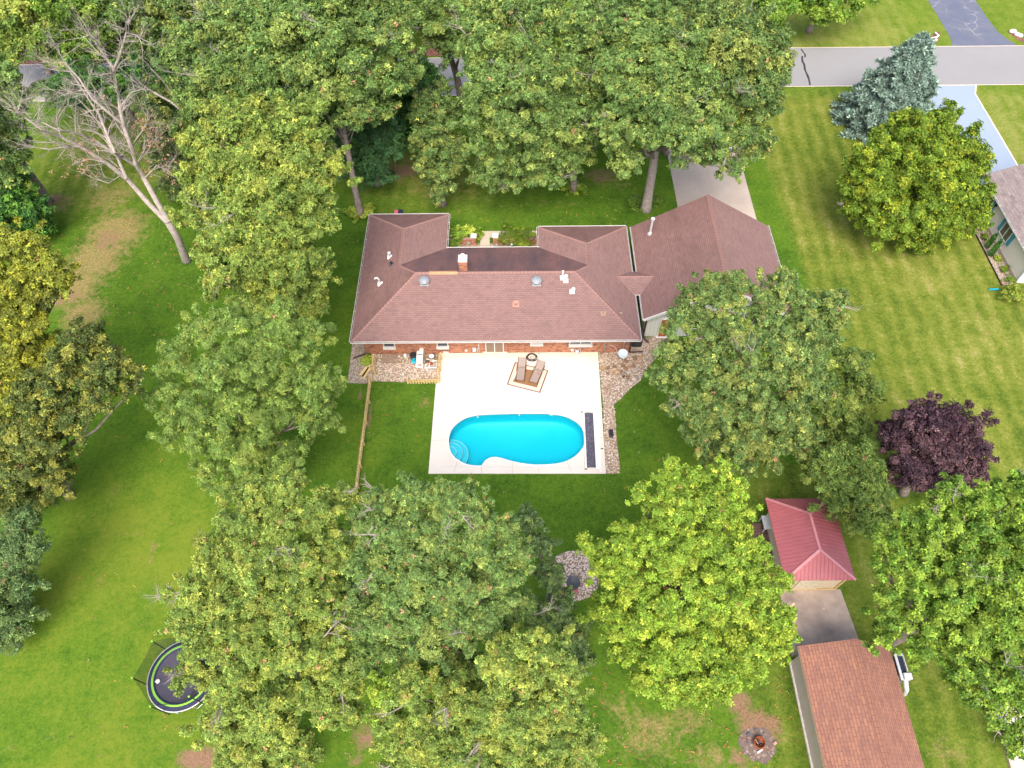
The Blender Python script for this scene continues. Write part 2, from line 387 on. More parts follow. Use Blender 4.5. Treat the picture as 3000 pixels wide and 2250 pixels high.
# yellow mown neighbour lawn, right of the property line
A_, B_ = GD(1650, 330), GD(1760, 650); sgn = (X-A_[0])*(B_[1]-A_[1])-(Y-A_[1])*(B_[0]-A_[0])
side = -sgn/np.hypot(B_[0]-A_[0], B_[1]-A_[1])
yel = np.clip(side/.8+.5, 0, 1)*np.clip((Y-19)/4, 0, 1)*np.where(X > 44, .45, 1.0)
zone[:, 2] = np.maximum(zone[:, 2], yel*np.clip((64-Y)/3+1, .35, 1))
zone[:, 2] = np.maximum(zone[:, 2], .55*((X > 13.5) & (Y < 23)))
for a in ((230, 430, 3.2, 3, .7), (250, 500, 3.6, 3.6, .95), (205, 560, 3.3, 3.4, .95), (150, 620, 3.4, 3.0, 1), (180, 680, 2.4, 2.6, .9), (120, 440, 3.0, 2.0, .7), (260, 420, 2.2, 2, .7),
          (300, 380, 3.5, 2.5, .5), (950, 400, 5, 3, .6), (880, 360, 4, 3.5, .62), (1000, 420, 4, 1.6, .5), (1200, 440, 5, 1.0, .45), (1330, 400, 3, 1.4, .5), (1400, 1590, 2.6, 1.8, .72), (1480, 1560, 2.2, 1.5, .66), (1350, 1540, 1.5, 1, .6), (1530, 1640, 2.0, 1.2, .68),
          (1330, 1520, 1.6, .8, .6), (1560, 1500, 1.5, 1.0, .6), (2050, 1640, 2.0, 1.8, .55), (1050, 1030, 1, .3, .5), (730, 1190, 1, 1, .4), (920, 870, .8, .7, .7), (30, 1620, 1.5, 1, .4), (110, 1590, 1, 1, .4),
          (2000, 600, 7, 3.2, .40), (1900, 560, 4, 3, .34), (2110, 700, 5, 4, .40), (2160, 760, 4, 3, .38), (1980, 520, 6, 2, .36), (1900, 660, 4, 3, .32),
          (1730, 90, 5, 1.2, .45), (2000, 95, 2, .8, .5), (330, 1190, .5, 1.2, .65), (430, 1160, .8, 1.2, .5), (300, 1150, .6, 1, .5), (220, 1250, .5, 1, .55), (250, 1060, 1.2, 1, .5), (820, 860, .8, .8, .45), (1420, 1110, 2, .8, .3)):
    ell(1, *a)
for a in ((230, 520, 2.0, 2.4, .7), (130, 640, 2.6, 1.5, .8), (115, 430, 1.5, 1.0, .9), (430, 1640, 1.8, 1.0, 1), (490, 1655, 1.5, .9, 1), (1600, 1520, 1.1, 1.1, .9), (1640, 1570, 1.7, 1.3, 1), (1600, 1640, 1.2, .8, .8), (870, 370, 3.2, 1.6, .8),
          (920, 420, 2.5, 1.0, .55), (1040, 460, 2, .6, .4), (1300, 380, 3.0, 2, .7), (1080, 390, 4, 2, .6), (570, 390, 3, 3, .9), (130, 1050, 1.2, 1.0, .9), (960, 110, 8, 1.2, .5), (780, 850, .35, 1.0, .8), (800, 900, .3, 1.8, .85), (775, 980, .25, 3, .6),
          (790, 1590, 1.2, 1.0, .8), (770, 1640, 1, .6, .7), (180, 340, 4, 2, .45), (1700, 1290, .8, 2, .4), (1730, 1500, .35, 3, .55), (1940, 900, 1.5, .6, .3)):
    ell(0, *a)
ell(2, 900, 30, 22, 9, .8); ell(2, 950, 370, 9, 5, .8); ell(2, 200, 350, 8, 7, .8); ell(2, 2000, 1350, 5, 12, .9)
lsh(250, 1350, 9, 12, .55); lsh(1900, 40, 22, 9, .8); lsh(2150, 260, 8, 9, .6); 
ground = struct(big_mesh('ground', vv, fq, M['lawn'], attrs=(('zone', 'POINT', zone), ('lush', 'POINT', np.clip(lush, 0, 1)))))

# ------------------------------------------------------------------ roads, drives, beds
Z1, Z2, Z3 = .012, .016, .020
road_t = [(-200, 70.6), (-52.9, 71.4), (-8.9, 72.0), (10, 72.7), (29.7, 73.35), (200, 73.4)]
road_b = [(200, 66.3), (28.2, 66.3), (10, 65.75), (-8.4, 65.2), (-50.5, 64.9), (-200, 64.4)]
sheet('road', road_t[::-1]+road_b[::-1], Z2, M['road'])
ed = MB()
for A2 in (road_t, road_b[::-1]):
    for a, b in zip(A2[:-1], A2[1:]): ed.beam((a[0], a[1], Z3), (b[0], b[1], Z3), .08, .012)
struct(ed.build('road_edge_joint', M['joint_l']))
tb = MB()
def strip(mb, pts, wd, z, mi=0, th=.008):
    for a, b in zip(pts[:-1], pts[1:]): mb.beam((a[0], a[1], z), (b[0], b[1], z), wd*random.uniform(.8, 1.2), th, mi)
strip(tb, px2([(2347, 144), (2352, 152), (2359, 160), (2358, 168)]), .16, Z3+.004)
strip(tb, px2([(2350, 165), (2350, 178), (2356, 190), (2358, 205), (2364, 218), (2369, 230), (2373, 250)]), .22, Z3+.004)
struct(tb.build('road_crack_seal', M['tar']))
sheet('house_driveway', [(14.7, 42.6), (21.4, 42.6), (21.45, 56), (21.6, 65.2), (22.2, 66.4), (14.2, 66.4), (14.75, 65.2), (14.7, 55)], Z1, M['drive'])
jb = MB()
for a, b in (((18.1, 43), (18.1, 66)), ((14.8, 54.2), (21.4, 54.2)), ((14.8, 49), (21.4, 49)), ((14.8, 59.5), (21.4, 59.5)), ((18.1, 46.6), (21.4, 46.6))):
    jb.beam((*a, Z3), (*b, Z3), .035 if a[1] != b[1] else .02, .008)
struct(jb.build('driveway_joint', M['joint']))
sheet('neighbour_driveway', [(43.0, 66.5), (41.3, 60.5), (41.2, 49), (47.0, 49), (47.1, 54.4), (47.2, 64.8), (47.9, 66.5)], Z1, M['drive_n'])
nb = MB(); nb.beam((47.05, 52, .02), (47.2, 64.8, .02), .12, .03); nb.beam((47.2, 64.8, .02), (47.9, 66.4, .02), .12, .03); struct(nb.build('driveway_edging', M['patio_e']))
sheet('asphalt_driveway', px2([(2785, 138), (2790, 137), (2785, 112), (2752, 55), (2712, -10), (2690, -60), (2830, -60), (2857, 0), (2890, 50), (2922, 92), (2950, 115), (2985, 137)]), Z1, M['asph'])
sheet('mulch_strip', px2([(1150, 147), (1335, 141), (1400, 141), (1400, 163), (1230, 164), (1150, 166)]), Z1, M['mulch'])
sheet('leafy_verge', px2([(40, 178), (560, 172), (560, 184), (40, 190)]), Z1, M['mulch'])

# gravel beds
sheet('gravel_bed_west', px2([(1034, 1000), (1026, 1060), (1018, 1122), (1076, 1124), (1088, 1117), (1187, 1120), (1200, 1118), (1284, 1117), (1292, 1030)]), Z1, M['gravel_w'])
sheet('gravel_strip', px2([(1034, 990), (1026, 1060), (1018, 1122), (1072, 1124), (1090, 1060), (1078, 1000)]), Z2, M['gravel_g'])
sheet('gravel_bed_east', px2([(1752, 1020), (1965, 975), (1960, 1010), (1886, 1088), (1877, 1115), (1847, 1138), (1820, 1168), (1800, 1183), (1798, 1195), (1802, 1218), (1804, 1250), (1808, 1300), (1813, 1340), (1817, 1370), (1815, 1387), (1770, 1388), (1768, 1200)]), Z1, M['gravel'])
circ = lambda cx_, cy_, r_, n=28, j=.04: [(cx_+r_*(1+random.uniform(-j, j))*math.cos(6.2832*k/n), cy_+r_*(1+random.uniform(-j, j))*math.sin(6.2832*k/n)) for k in range(n)]
gc = GD(1240, 1243); sheet('gravel_circle', circ(gc[0], gc[1], 1.65), Z1, M['pink_g'])
fp = GD(1636, 1607); sheet('ash_patch', circ(fp[0], fp[1], .95, j=.14), Z1, M['ash'])
# loose stones lying on the beds
def scatter_stones(name, poly, n, mat, s0=.03, s1=.07, z=.015):
    P_ = np.array(poly); mn, mx = P_.min(0), P_.max(0); vs_, fs_ = [], []
    def ins(p):
        r_ = False; j = len(poly)-1
        for i in range(len(poly)):
            a, b = poly[i], poly[j]
            if (a[1] > p[1]) != (b[1] > p[1]) and p[0] < (b[0]-a[0])*(p[1]-a[1])/(b[1]-a[1])+a[0]: r_ = not r_
            j = i
        return r_
    k = 0; cols = []
    pal = GR
    while k < n:
        p = (random.uniform(mn[0], mx[0]), random.uniform(mn[1], mx[1]))
        if not ins(p): continue
        k += 1; s = random.uniform(s0, s1); a = random.uniform(0, 6.28); b0 = len(vs_)
        for q in range(5):
            g_ = a+q*1.2566; vs_.append((p[0]+s*math.cos(g_)*random.uniform(.7, 1.2), p[1]+s*.75*math.sin(g_)*random.uniform(.7, 1.2), z))
        vs_.append((p[0], p[1], z+s*.7)); c_ = random.choice(pal)
        for q in range(5): fs_.append((b0+q, b0+(q+1) % 5, b0+5)); cols.append((*[min(1, t*random.uniform(.9, 1.25)) for t in c_], 1))
    o = big_mesh(name, np.array(vs_), np.array(fs_), M['leaf_stone'], attrs=(('col', 'FACE', np.array(cols)),)); o['kind'] = 'stuff'
    return o
xm = N('stone_col'); at_ = xm.n("ShaderNodeAttribute", attribute_name='col'); M['leaf_stone'] = xm.fin(at_.outputs["Color"], .8, .2)
tag(scatter_stones('loose_river_stones', px2([(1095, 1062), (1190, 1064), (1270, 1062), (1284, 1110), (1190, 1116), (1090, 1116)]), 1700, None), 'pale river stones between the pine picket fences', 'gravel')
tag(scatter_stones('loose_gravel', px2([(1754, 1040), (1900, 1000), (1940, 1000), (1880, 1110), (1800, 1180), (1812, 1386), (1778, 1386)]), 2400, None), 'loose tan gravel east of the pool patio', 'gravel')

# ------------------------------------------------------------------ pool and patio
def cat_rom(P_, sub=4):
    out = []; n = len(P_)
    for i in range(n):
        p0, p1, p2, p3 = [np.array(P_[(i+k-1) % n]) for k in range(4)]
        for t in np.arange(sub)/sub:
            out.append(tuple(.5*((2*p1)+(-p0+p2)*t+(2*p0-5*p1+4*p2-p3)*t*t+(-p0+3*p1-3*p2+p3)*t**3)))
    return out
DECK = .07
pc = [(285, 540), (300, 470), (330, 415), (390, 360), (460, 320), (560, 293), (700, 283), (850, 278), (1000, 275), (1200, 275), (1330, 282), (1430, 298), (1520, 335), (1590, 385), (1630, 450), (1642, 540), (1632, 610), (1590, 670), (1530, 720), (1450, 760), (1350, 783), (1200, 792), (1100, 788), (1000, 775), (900, 752), (820, 728), (760, 715), (710, 720), (660, 745), (632, 780), (612, 800), (540, 800), (460, 785), (390, 750), (330, 700), (298, 640)]
c6 = lambda a, b: (1230+a/3.403, 1130+b/3.403)
pool = cat_rom([tuple(G(*c6(a, b), DECK)[:2]) for a, b in pc])
area = sum(pool[i][0]*pool[(i+1) % len(pool)][1]-pool[(i+1) % len(pool)][0]*pool[i][1] for i in range(len(pool)))
if area < 0: pool = pool[::-1]
pat_o = [tuple(G(a, b, DECK)[:2]) for a, b in ((1291, 1034), (1284, 1122), (1277, 1123), (1255, 1387), (1775, 1387), (1752, 1030))]
def deck_mesh(outer, hole, z, th):
    mb = MB(); o_, h_ = [Vector((*p, 0)) for p in outer], [Vector((*p, 0)) for p in hole]
    tr = tessellate_polygon([o_, h_]); al = outer+hole; fs = []
    for t in tr:
        t = tuple(t); a, b, c_ = [al[i] for i in t]
        if (b[0]-a[0])*(c_[1]-a[1])-(b[1]-a[1])*(c_[0]-a[0]) < 0: t = t[::-1]
        fs.append(t)
    mb.add([(*p, z) for p in al], fs)
    for L in (outer, hole):
        n = len(L); b = len(mb.v); mb.add([(*p, z) for p in L]+[(*p, z-th) for p in L], [(i, (i+1) % n, (i+1) % n+n, i+n) for i in range(n)])
    return mb
struct(deck_mesh(pat_o, pool, DECK, .16).build('patio', M['patio']))
jb = MB()
for L in ([(1451.5, 1047), (1453, 1110), (1455, 1176)], [(1612.5, 1066), (1613.5, 1130), (1615, 1205)], [(1291, 1048.5), (1400, 1047.5), (1500, 1047), (1752, 1045)], [(1520, 1123), (1730, 1122.5)]):
    strip(jb, [tuple(G(*p, DECK)[:2]) for p in L], .018, DECK+.003, 0, .004)
for L in (((375, 752), (340, 862)), ((615, 806), (615, 872)), ((926, 758), (927, 872)), ((1180, 793), (1181, 872)), ((1468, 760), (1512, 860)), ((120, 545), (280, 540)), ((150, 230), (388, 358)), ((1640, 640), (1645, 820)), ((1790, 320), (1818, 320)), ((1795, 518), (1830, 518)), ((1800, 626), (1835, 626))):
    strip(jb, [tuple(G(*c6(*p), DECK)[:2]) for p in L], .022, DECK+.003, 1, .004)
struct(jb.build('patio_joint', [M['joint_l'], M['joint']]))
sheet('patio_apron', [tuple(G(a, b, .1)[:2]) for a, b in ((1291, 1036), (1291, 1046.5), (1752, 1044), (1752, 1031))], .082, M['patio_e'], .06)
pt = thing('swimming_pool', (0, 25, 0), 'freeform swimming pool of bright turquoise water in the white patio', 'pool')
xm = N('pool_liner'); M['liner'] = xm.fin(xm.mix(xm.noise(.5, 3), (.0, .44, .56), (.005, .52, .60)), .4, .3)
lm = MB(); n = len(pool); ctr = np.mean(pool, 0)
rings = [(1.0, DECK-.01), (1.0, -.35), (1.0, -.85), (.985, -.95), (.955, -1.02), (.90, -1.09), (.82, -1.17), (.70, -1.26), (.55, -1.36), (.38, -1.45), (.20, -1.50), (.0, -1.52)]
vv = []
for s_, z_ in rings:
    for p in pool: q = ctr+(np.array(p)-ctr)*s_; vv.append((q[0], q[1], z_))
lm.add(vv, [(i*n+k, (i+1)*n+k, (i+1)*n+(k+1) % n, i*n+(k+1) % n) for i in range(len(rings)-1) for k in range(n)][::1])
lm.build('liner', M['liner'], pt, smooth=True)
cp = MB()
vo = []
for i, p in enumerate(pool):
    a, b = np.array(pool[i-1]), np.array(pool[(i+1) % n]); t = (b-a)/np.linalg.norm(b-a); nn = np.array([t[1], -t[0]])
    p = np.array(p); vo += [(*(p+nn*.07), DECK+.004), (*(p+nn*.06), DECK+.035), (*(p-nn*.03), DECK+.035), (*(p-nn*.03), DECK-.05)]
cp.add(vo, [(i*4+k, i*4+k+1, ((i+1) % n)*4+k+1, ((i+1) % n)*4+k) for i in range(n) for k in range(3)])
cp.build('coping', M['white'], pt)
xm = N('pool_step'); M['step'] = xm.fin((.08, .50, .60), .4, .3)
sc_ = G(*c6(300, 655), -.1); st_ = MB()
for k, (r_, z_) in enumerate(((.45, -.22), (.86, -.42), (1.25, -.66))):
    poly = []
    for q in range(32):
        g_ = 6.2832*q/32; p = np.array([sc_[0]+r_*math.cos(g_), sc_[1]+r_*math.sin(g_)]); poly.append(tuple(p))
    # keep the steps inside the pool outline
    def inside(p):
        r2 = False; j = n-1
        for i in range(n):
            a, b = pool[i], pool[j]
            if (a[1] > p[1]) != (b[1] > p[1]) and p[0] < (b[0]-a[0])*(p[1]-a[1])/(b[1]-a[1])+a[0]: r2 = not r2
            j = i
        return r2
    out = []
    for p in poly:
        q = np.array(p); c0 = np.array([sc_[0]+.25, sc_[1]+.02]); t = 0
        while not inside(q) and t < 40: q = q+(c0-q)*.06; t += 1
        out.append(tuple(q))
    st_.prism(out, z_-.24, z_); st_.tube([(*q, z_+.01) for q in out+out[:1]], .028, 6, mi=1, cap=False)
st_.build('steps', [M['step'], M['white']], pt)
for a, b in ((578, 314), (990, 293), (1310, 290)):
    m_ = MB(); p = G(*c6(a, b), -.02); m_.box((p[0], p[1], -.02), (.22 if a == 1310 else .08, .06, .12)); m_.build('skimmer' if a == 1310 else 'return_fitting', M['white'], pt)
xm = N('pool_water'); t = xm.t
tr = xm.n("ShaderNodeBsdfTransparent"); tr.inputs[0].default_value = (.55, .96, .99, 1)
gl = xm.n("ShaderNodeBsdfGlossy"); gl.inputs["Roughness"].default_value = .06
fr = xm.n("ShaderNodeFresnel"); fr.inputs[0].default_value = 1.33
bp = xm.n("ShaderNodeBump"); bp.inputs["Strength"].default_value = .15; bp.inputs["Distance"].default_value = .02; xm.l(xm.noise(3, 2), bp.inputs["Height"])
xm.l(bp.outputs[0], gl.inputs["Normal"]); mx = xm.n("ShaderNodeMixShader"); xm.l(fr.outputs[0], mx.inputs[0]); xm.l(tr.outputs[0], mx.inputs[1]); xm.l(gl.outputs[0], mx.inputs[2]); xm.l(mx.outputs[0], xm.out.inputs[0])
M['water'] = xm.m
wm = MB(); tr_ = tessellate_polygon([[Vector((*p, 0)) for p in pool]]); fs = []
for t in tr_:
    t = tuple(t); a, b, c_ = [pool[i] for i in t]
    if (b[0]-a[0])*(c_[1]-a[1])-(b[1]-a[1])*(c_[0]-a[0]) < 0: t = t[::-1]
    fs.append(t)
wm.add([(*p, -.03) for p in pool], fs); struct(wm.build('water', M['water']))

# pool cover housing and track
pk = lambda a, b, z=DECK: G(*c6(a, b), z)
tc = thing('pool_cover', pk(1700, 550), 'dark grey pool cover rolled in its trough at the east end of the pool', 'pool cover')
A0, A1, B0, B1 = pk(1640, 275), pk(1728, 275), pk(1757, 820), pk(1665, 822)
m_ = MB(); nseg = 14; vv = []
for i in range(nseg+1):
    t = i/nseg; a = A0+(B1-A0)*t; b = A1+(B0-A1)*t
    for k in range(7):
        q = a+(b-a)*(k/6); vv.append((q[0], q[1], DECK+.03+.07*math.sin(math.pi*k/6)+random.uniform(-.02, .02)))
m_.add(vv, [(i*7+k, i*7+k+1, (i+1)*7+k+1, (i+1)*7+k) for i in range(nseg) for k in range(6)])
xm = N('cover_vinyl'); f_ = xm.noise(4, 5, rough=.8, dist=2); M['vinyl'] = xm.fin(xm.ramp(f_, [(.35, (.035, .035, .05)), (.55, (.08, .075, .10)), (.66, (.22, .20, .26))]), .45, .4); 
m_.build('tarp', M['vinyl'], tc, smooth=True)
m_ = MB(); m_.beam(pk(1632, 262, .14), pk(1657, 826, .14), .12, .14); m_.build('leading_bar', M['white'], tc)
m_ = MB(); m_.beam(pk(1747, 262, .16), pk(1778, 832, .16), .30, .10); m_.build('lid', M['white'], tc)
m_ = MB(); m_.beam(pk(1742, 168, .09), pk(1748, 258, .09), .42, .04); m_.build('end_plate', M['white'], tc)
m_ = MB(); m_.beam(pk(1772, 170, .1), pk(1803, 862, .1), .10, .05); m_.build('side_board', M['white'], tc)
for a, b in ((1620, 262), (1655, 830), (1817, 627)):
    m_ = MB(); m_.box(pk(a, b, .16), (.16, .06, .05)); m_.build('bracket', M['brown_m'], tc)
m_ = MB(); m_.beam(pk(165, 808, .08), pk(1650, 820, .08), .05, .03); m_.build('track', M['steel'], tc)
m_ = MB(); m_.beam(pk(245, 262, .08), pk(440, 261, .08), .03, .02); m_.build('track', M['steel'], tc); m_ = MB(); m_.beam(pk(1530, 272, .08), pk(1622, 272, .08), .03, .02); m_.build('track', M['steel'], tc)
p = pk(1903, 490, 0); t_ = thing('pump_box', p, 'small black plastic box on the gravel strip beside the pool', 'box')
m_ = MB(); m_.box((p[0], p[1], .16), (.27, .50, .30), R(4)); m_.build('box', M['dkgrey'], t_, bevel=.03)
m_ = MB(); m_.box((p[0], p[1], .33), (.30, .53, .05), R(4)); m_.build('lid', M['black'], t_, bevel=.015)

# ------------------------------------------------------------------ roofs
def roof(name, polys, mats, parent, th=.14):
    """polys: list of (list of 3D points counter-clockwise from above, material index)"""
    mb = MB(); uvs = []; edges = {}
    for pts, mi in polys:
        P_ = [Vector(p) for p in pts]; nrm = Vector((0, 0, 0))
        for i in range(len(P_)): nrm += P_[i].cross(P_[(i+1) % len(P_)])
        nrm.normalize()
        if nrm.z < 0: P_ = P_[::-1]; nrm = -nrm
        u = Vector((0, 0, 1)).cross(nrm); u = u.normalized() if u.length > 1e-4 else Vector((1, 0, 0)); v = nrm.cross(u)
        mb.add(P_, [tuple(range(len(P_)))], mi); uvs += [c_ for p in P_ for c_ in (p.dot(u), p.dot(v))]
        mb.add([p-Vector((0, 0, th)) for p in P_], [tuple(range(len(P_)))[::-1]], len(mats)-1); uvs += [0, 0]*len(P_)
        for i in range(len(P_)):
            a, b = P_[i], P_[(i+1) % len(P_)]; ka, kb = tuple(round(q, 3) for q in a), tuple(round(q, 3) for q in b)
            if (kb, ka) in edges: del edges[(kb, ka)]
            else: edges[(ka, kb)] = 1
    for a, b in edges:
        a, b = Vector(a), Vector(b); d = Vector((0, 0, th))
        mb.add([a, a-d, b-d, b], [(0, 1, 2, 3)], len(mats)-1); uvs += [0, 0]*4
    return mb.build(name, mats, parent, uvs=uvs)
def caps(name, segs, mat, parent, r_=.13):
    mb = MB()
    for a, b in segs:
        a, b = Vector(a), Vector(b); L = (b-a).length; k = max(1, int(L/.28)); d = (b-a).normalized()
        q = d.to_track_quat('X', 'Z').to_matrix()
        for i in range(k):
            c0 = a+(b-a)*((i+.5)/k); mb.add([c0+q @ Vector(p) for p in ((-L/k*.52, -r_*1.15, -.055), (L/k*.5, -r_, -.065), (L/k*.5, 0, .03), (-L/k*.52, 0, .045), (L/k*.5, r_, -.065), (-L/k*.52, r_*1.15, -.055))], [(0, 1, 2, 3), (3, 2, 4, 5)])
    o = mb.build(name, mat, parent, uvs=[q for i in range(len(mb.f)) for q in (0, 0, .28, 0, .28, .2, 0, .2)])
    return o
def gutter(parent, a, b, out, wd=.12, step=.9, z=2.56, hang=True):
    """open gutter along a-b, out = unit vector away from the roof"""
    a = Vector((*a, 0)); b = Vector((*b, 0)); o_ = Vector((*out, 0)); mb = MB(); up = Vector((0, 0, 1))
    mb.beam(a+o_*wd+up*(z-.01), b+o_*wd+up*(z-.01), .022, .085, 0); mb.beam(a+o_*.014+up*(z-.03), b+o_*.014+up*(z-.03), .012, .10, 0)
    mb.beam(a+o_*wd*.5+up*(z-.035), b+o_*wd*.5+up*(z-.035), wd-.03, .02, 1)
    L = (b-a).length; k = int(L/step) if hang else 1
    for i in range(k+1):
        c0 = a+(b-a)*(i/max(k, 1)); d = (b-a).normalized()
        mb.beam(c0+o_*.0+up*(z+.03), c0+o_*(wd+.01)+up*(z+.03), .022, .02, 0)
    return mb.build('gutter', [M['white'], M['gutter_in']], parent)

hx0, hx1, hy0, hyN = -11.97, 9.27, 31.64, 41.04
wW, wyN = 6.56, 44.97; eX0, eyN = 2.05, 43.37; EZ = 2.6; S = .477
d_ = (hyN-hy0)/2; RZ = EZ+S*d_; RY = hy0+d_
house = thing('brick_house', (0, 36, 0), 'long brick ranch house with faded red hipped roof and attached gabled garage', 'house')
zw = EZ+S*wW/2; xw = hx0+wW/2; eW = hx1-eX0; ze = EZ+S*eW/2; xe = hx1-eW/2
J = (xw, hyN-wW/2, zw); Wn = (xw, wyN-wW/2, zw); Rw = (hx0+d_, RY, RZ); Re = (hx1-d_, RY, RZ)
Je = (xe, hyN-eW/2, ze); En = (xe, eyN-eW/2, ze)
SWc, SEc, NWc, NEc = (hx0, hy0, EZ), (hx1, hy0, EZ), (hx0, wyN, EZ), (hx1, eyN, EZ)
Wi, Wo = (hx0+wW, hyN, EZ), (hx0+wW, wyN, EZ); Ei, Eo = (eX0, hyN, EZ), (eX0, eyN, EZ)
r_main = roof('roof', [([SWc, SEc, Re, Rw], 0), ([SWc, Rw, J, Wn, NWc], 1), ([NWc, Wn, Wo], 1), ([Wo, Wn, J, Wi], 0), ([Wi, J, Rw, Re, Je, Ei], 2), ([Ei, Je, En, Eo], 0), ([Eo, En, NEc], 1), ([NEc, En, Je, Re, SEc], 0)],
              [M['roof'], M['roof_w'], M['roof_n'], M['white']], house)
caps('ridge_cap', [(SWc, Rw), (Rw, J), (J, Wn), (NWc, Wn), (Wo, Wn), (Rw, Re), (SEc, Re), (Re, Je), (Je, En), (Eo, En), (NEc, En)], M['ridge'], r_main)
nr = caps('new_ridge_cap', [(Vector(Rw)+Vector((1.0, 0, .02)), Vector(Rw)+Vector((3.1, 0, .02)))], M['ridge_new'], r_main, .17)
for a, b, o_ in (((hx0, hy0), (hx1, hy0), (0, -1)), ((hx0, wyN), (hx0, hy0), (-1, 0)), ((hx0, wyN), (hx0+wW, wyN), (0, 1)), ((hx0+wW, wyN), (hx0+wW, hyN), (1, 0)), ((hx0+wW, hyN), (eX0, hyN), (0, 1)), ((eX0, hyN), (eX0, eyN), (-1, 0)), ((eX0, eyN), (hx1, eyN), (0, 1)), ((hx1, eyN), (hx1, 38.35), (1, 0)), ((hx1, 35.9), (hx1, hy0), (1, 0))):
    gutter(house, a, b, o_, wd=(.07 if o_ == (1, 0) and a[0] == hx1 else .12), hang=(o_ != (0, 1) and not (o_ == (1, 0) and a[0] == hx1)))
# walls
wl = MB(); wz = EZ-.14
wx0, wx1, wy0 = -11.35, 8.76, 32.4
wpoly = [(wx0, wy0), (wx1, wy0), (wx1, 42.8), (eX0+.5, 42.8), (eX0+.5, 40.5), (hx0+wW-.5, 40.5), (hx0+wW-.5, 44.4), (wx0, 44.4)]
wl.prism(wpoly, -.05, wz); wl.build('wall', M['brick'], house)
# rear wall openings
def window(parent, x0, x1, z0, z1, y, frame='white', glass='pane', n=2, dep=.07, name='window', sill=0):
    f = MB(); t = .07
    f.box(((x0+x1)/2, y-.02-sill/2, z0-.03-sill/2), (x1-x0+.16, .14+sill, .06+sill)); f.box(((x0+x1)/2, y-.01, z1), (x1-x0, dep, t))
    for q in range(n+1):
        xx = x0+(x1-x0)*q/n; f.box((xx, y-.015, (z0+z1)/2), (t, dep+.01, z1-z0-.002))
    o = f.build(name, M[frame], parent); g_ = MB()
    g_.box(((x0+x1)/2, y+.005, (z0+z1)/2), (x1-x0, .03, z1-z0)); g_.build('pane', M[glass], o); return o
yw = wy0
def gx_(px, py, z=0.0): return float(G(px, py, z)[0])
wa, wb = gx_(1422.6, 1029, .12), gx_(1477, 1029, .12)
window(house, wa+.05, wb-.05, .20, 2.15, yw-.03, glass='pane', name='sliding_door')
for a, b, zz in ((1127, 1158, .95), (1282.5, 1313, .95), (1669, 1732, 1.1), (1556, 1588, 1.25)):
    window(house, gx_(a, 1008, zz), gx_(b, 1008, zz), zz+.10, 2.1, yw-.03, glass='dkgrey', n=(2 if b == 1732 else 1), sill=.12)
for a in (1299, ):
    m_ = MB(); xa, xb = gx_(1299, 1035, .1), gx_(1314.5, 1035, .1); m_.box(((xa+xb)/2, yw-.03, .22), (xb-xa, .06, .16)); m_.box(((xa+xb)/2, yw-.04, .12), (xb-xa+.1, .10, .04)); m_.build('foundation_vent', M['steel'], house)
# step under the sliding door
p0, p1 = G(1413.5, 1048, .2), G(1487, 1048, .2); m_ = MB(); m_.box(((p0[0]+p1[0])/2, (p0[1]+wy0)/2, .14), (p1[0]-p0[0], wy0-p0[1], .17)); m_.build('door_step', M['patio_e'], house, bevel=.01)
# downspouts, spigots, meter
def pipe(parent, pts, r_, mat, name='downspout', n=8): m_ = MB(); m_.tube(pts, r_, n); return m_.build(name, M[mat], parent, smooth=True)
for px_ in (1640/4.424+1400, 1880/4.424+1400):
    xx = gx_(px_-3, 1030); pipe(house, [(xx, wy0-.35, 2.45), (xx, wy0-.07, 2.2), (xx, wy0-.07, .1)], .045, 'white')
pipe(house, [(wx0-.05, wy0-.4, 2.45), (wx0-.03, wy0-.06, 2.2), (wx0-.03, wy0-.06, .15)], .05, 'white')
a_ = G(1034, 1050, .08); pipe(house, [(wx0-.03, wy0-.06, .15), (wx0-.6, wy0-.25, .12), (a_[0], a_[1], .07)], .07, 'brown_m', 'drain_pipe')
pipe(house, [(wx1+.05, wy0-.06, 2.45), (wx1+.05, wy0-.06, .12)], .05, 'brown_m'); pipe(house, [(wx1+.05, wy0-.06, .1), (wx1+1.1, wy0+.02, .08)], .06, 'brown_m', 'drain_pipe')
for a, b in ((20, 1025), (-2, 1028)):
    xx = gx_(1400+a/4.424, 1030); pipe(house, [(xx, wy0-.06, 1.3 if a > 0 else .7), (xx, wy0-.06, .15)], .03, 'white', 'conduit')
xx = gx_(1391, 1030); m_ = MB(); m_.box((xx, wy0-.1, .62), (.28, .16, .42)); m_.build('utility_box', M['steel'], house, bevel=.02)
m_ = MB(); m_.lathe([(0, 0), (.1, 0), (.1, .08), (0, .1)], (xx-.62, wy0-.08, .55), 12, mat3=Matrix.Rotation(R(90), 3, 'X')); m_.build('hose_outlet', M['white'], house)
# cable conduit loop to dish
a_ = G(1772, 1040, 0); pipe(house, [(gx_(1772, 1025, .4), wy0-.1, .05), (gx_(1772, 1025, .4), wy0-.1, .9), (gx_(1785, 1025, .4), wy0-.15, 1.15), (gx_(1800, 1025, .6), wy0-.3, 1.05), (gx_(1812, 1030, .4), wy0-.6, .45)], .02, 'steel', 'cable_conduit', 6)

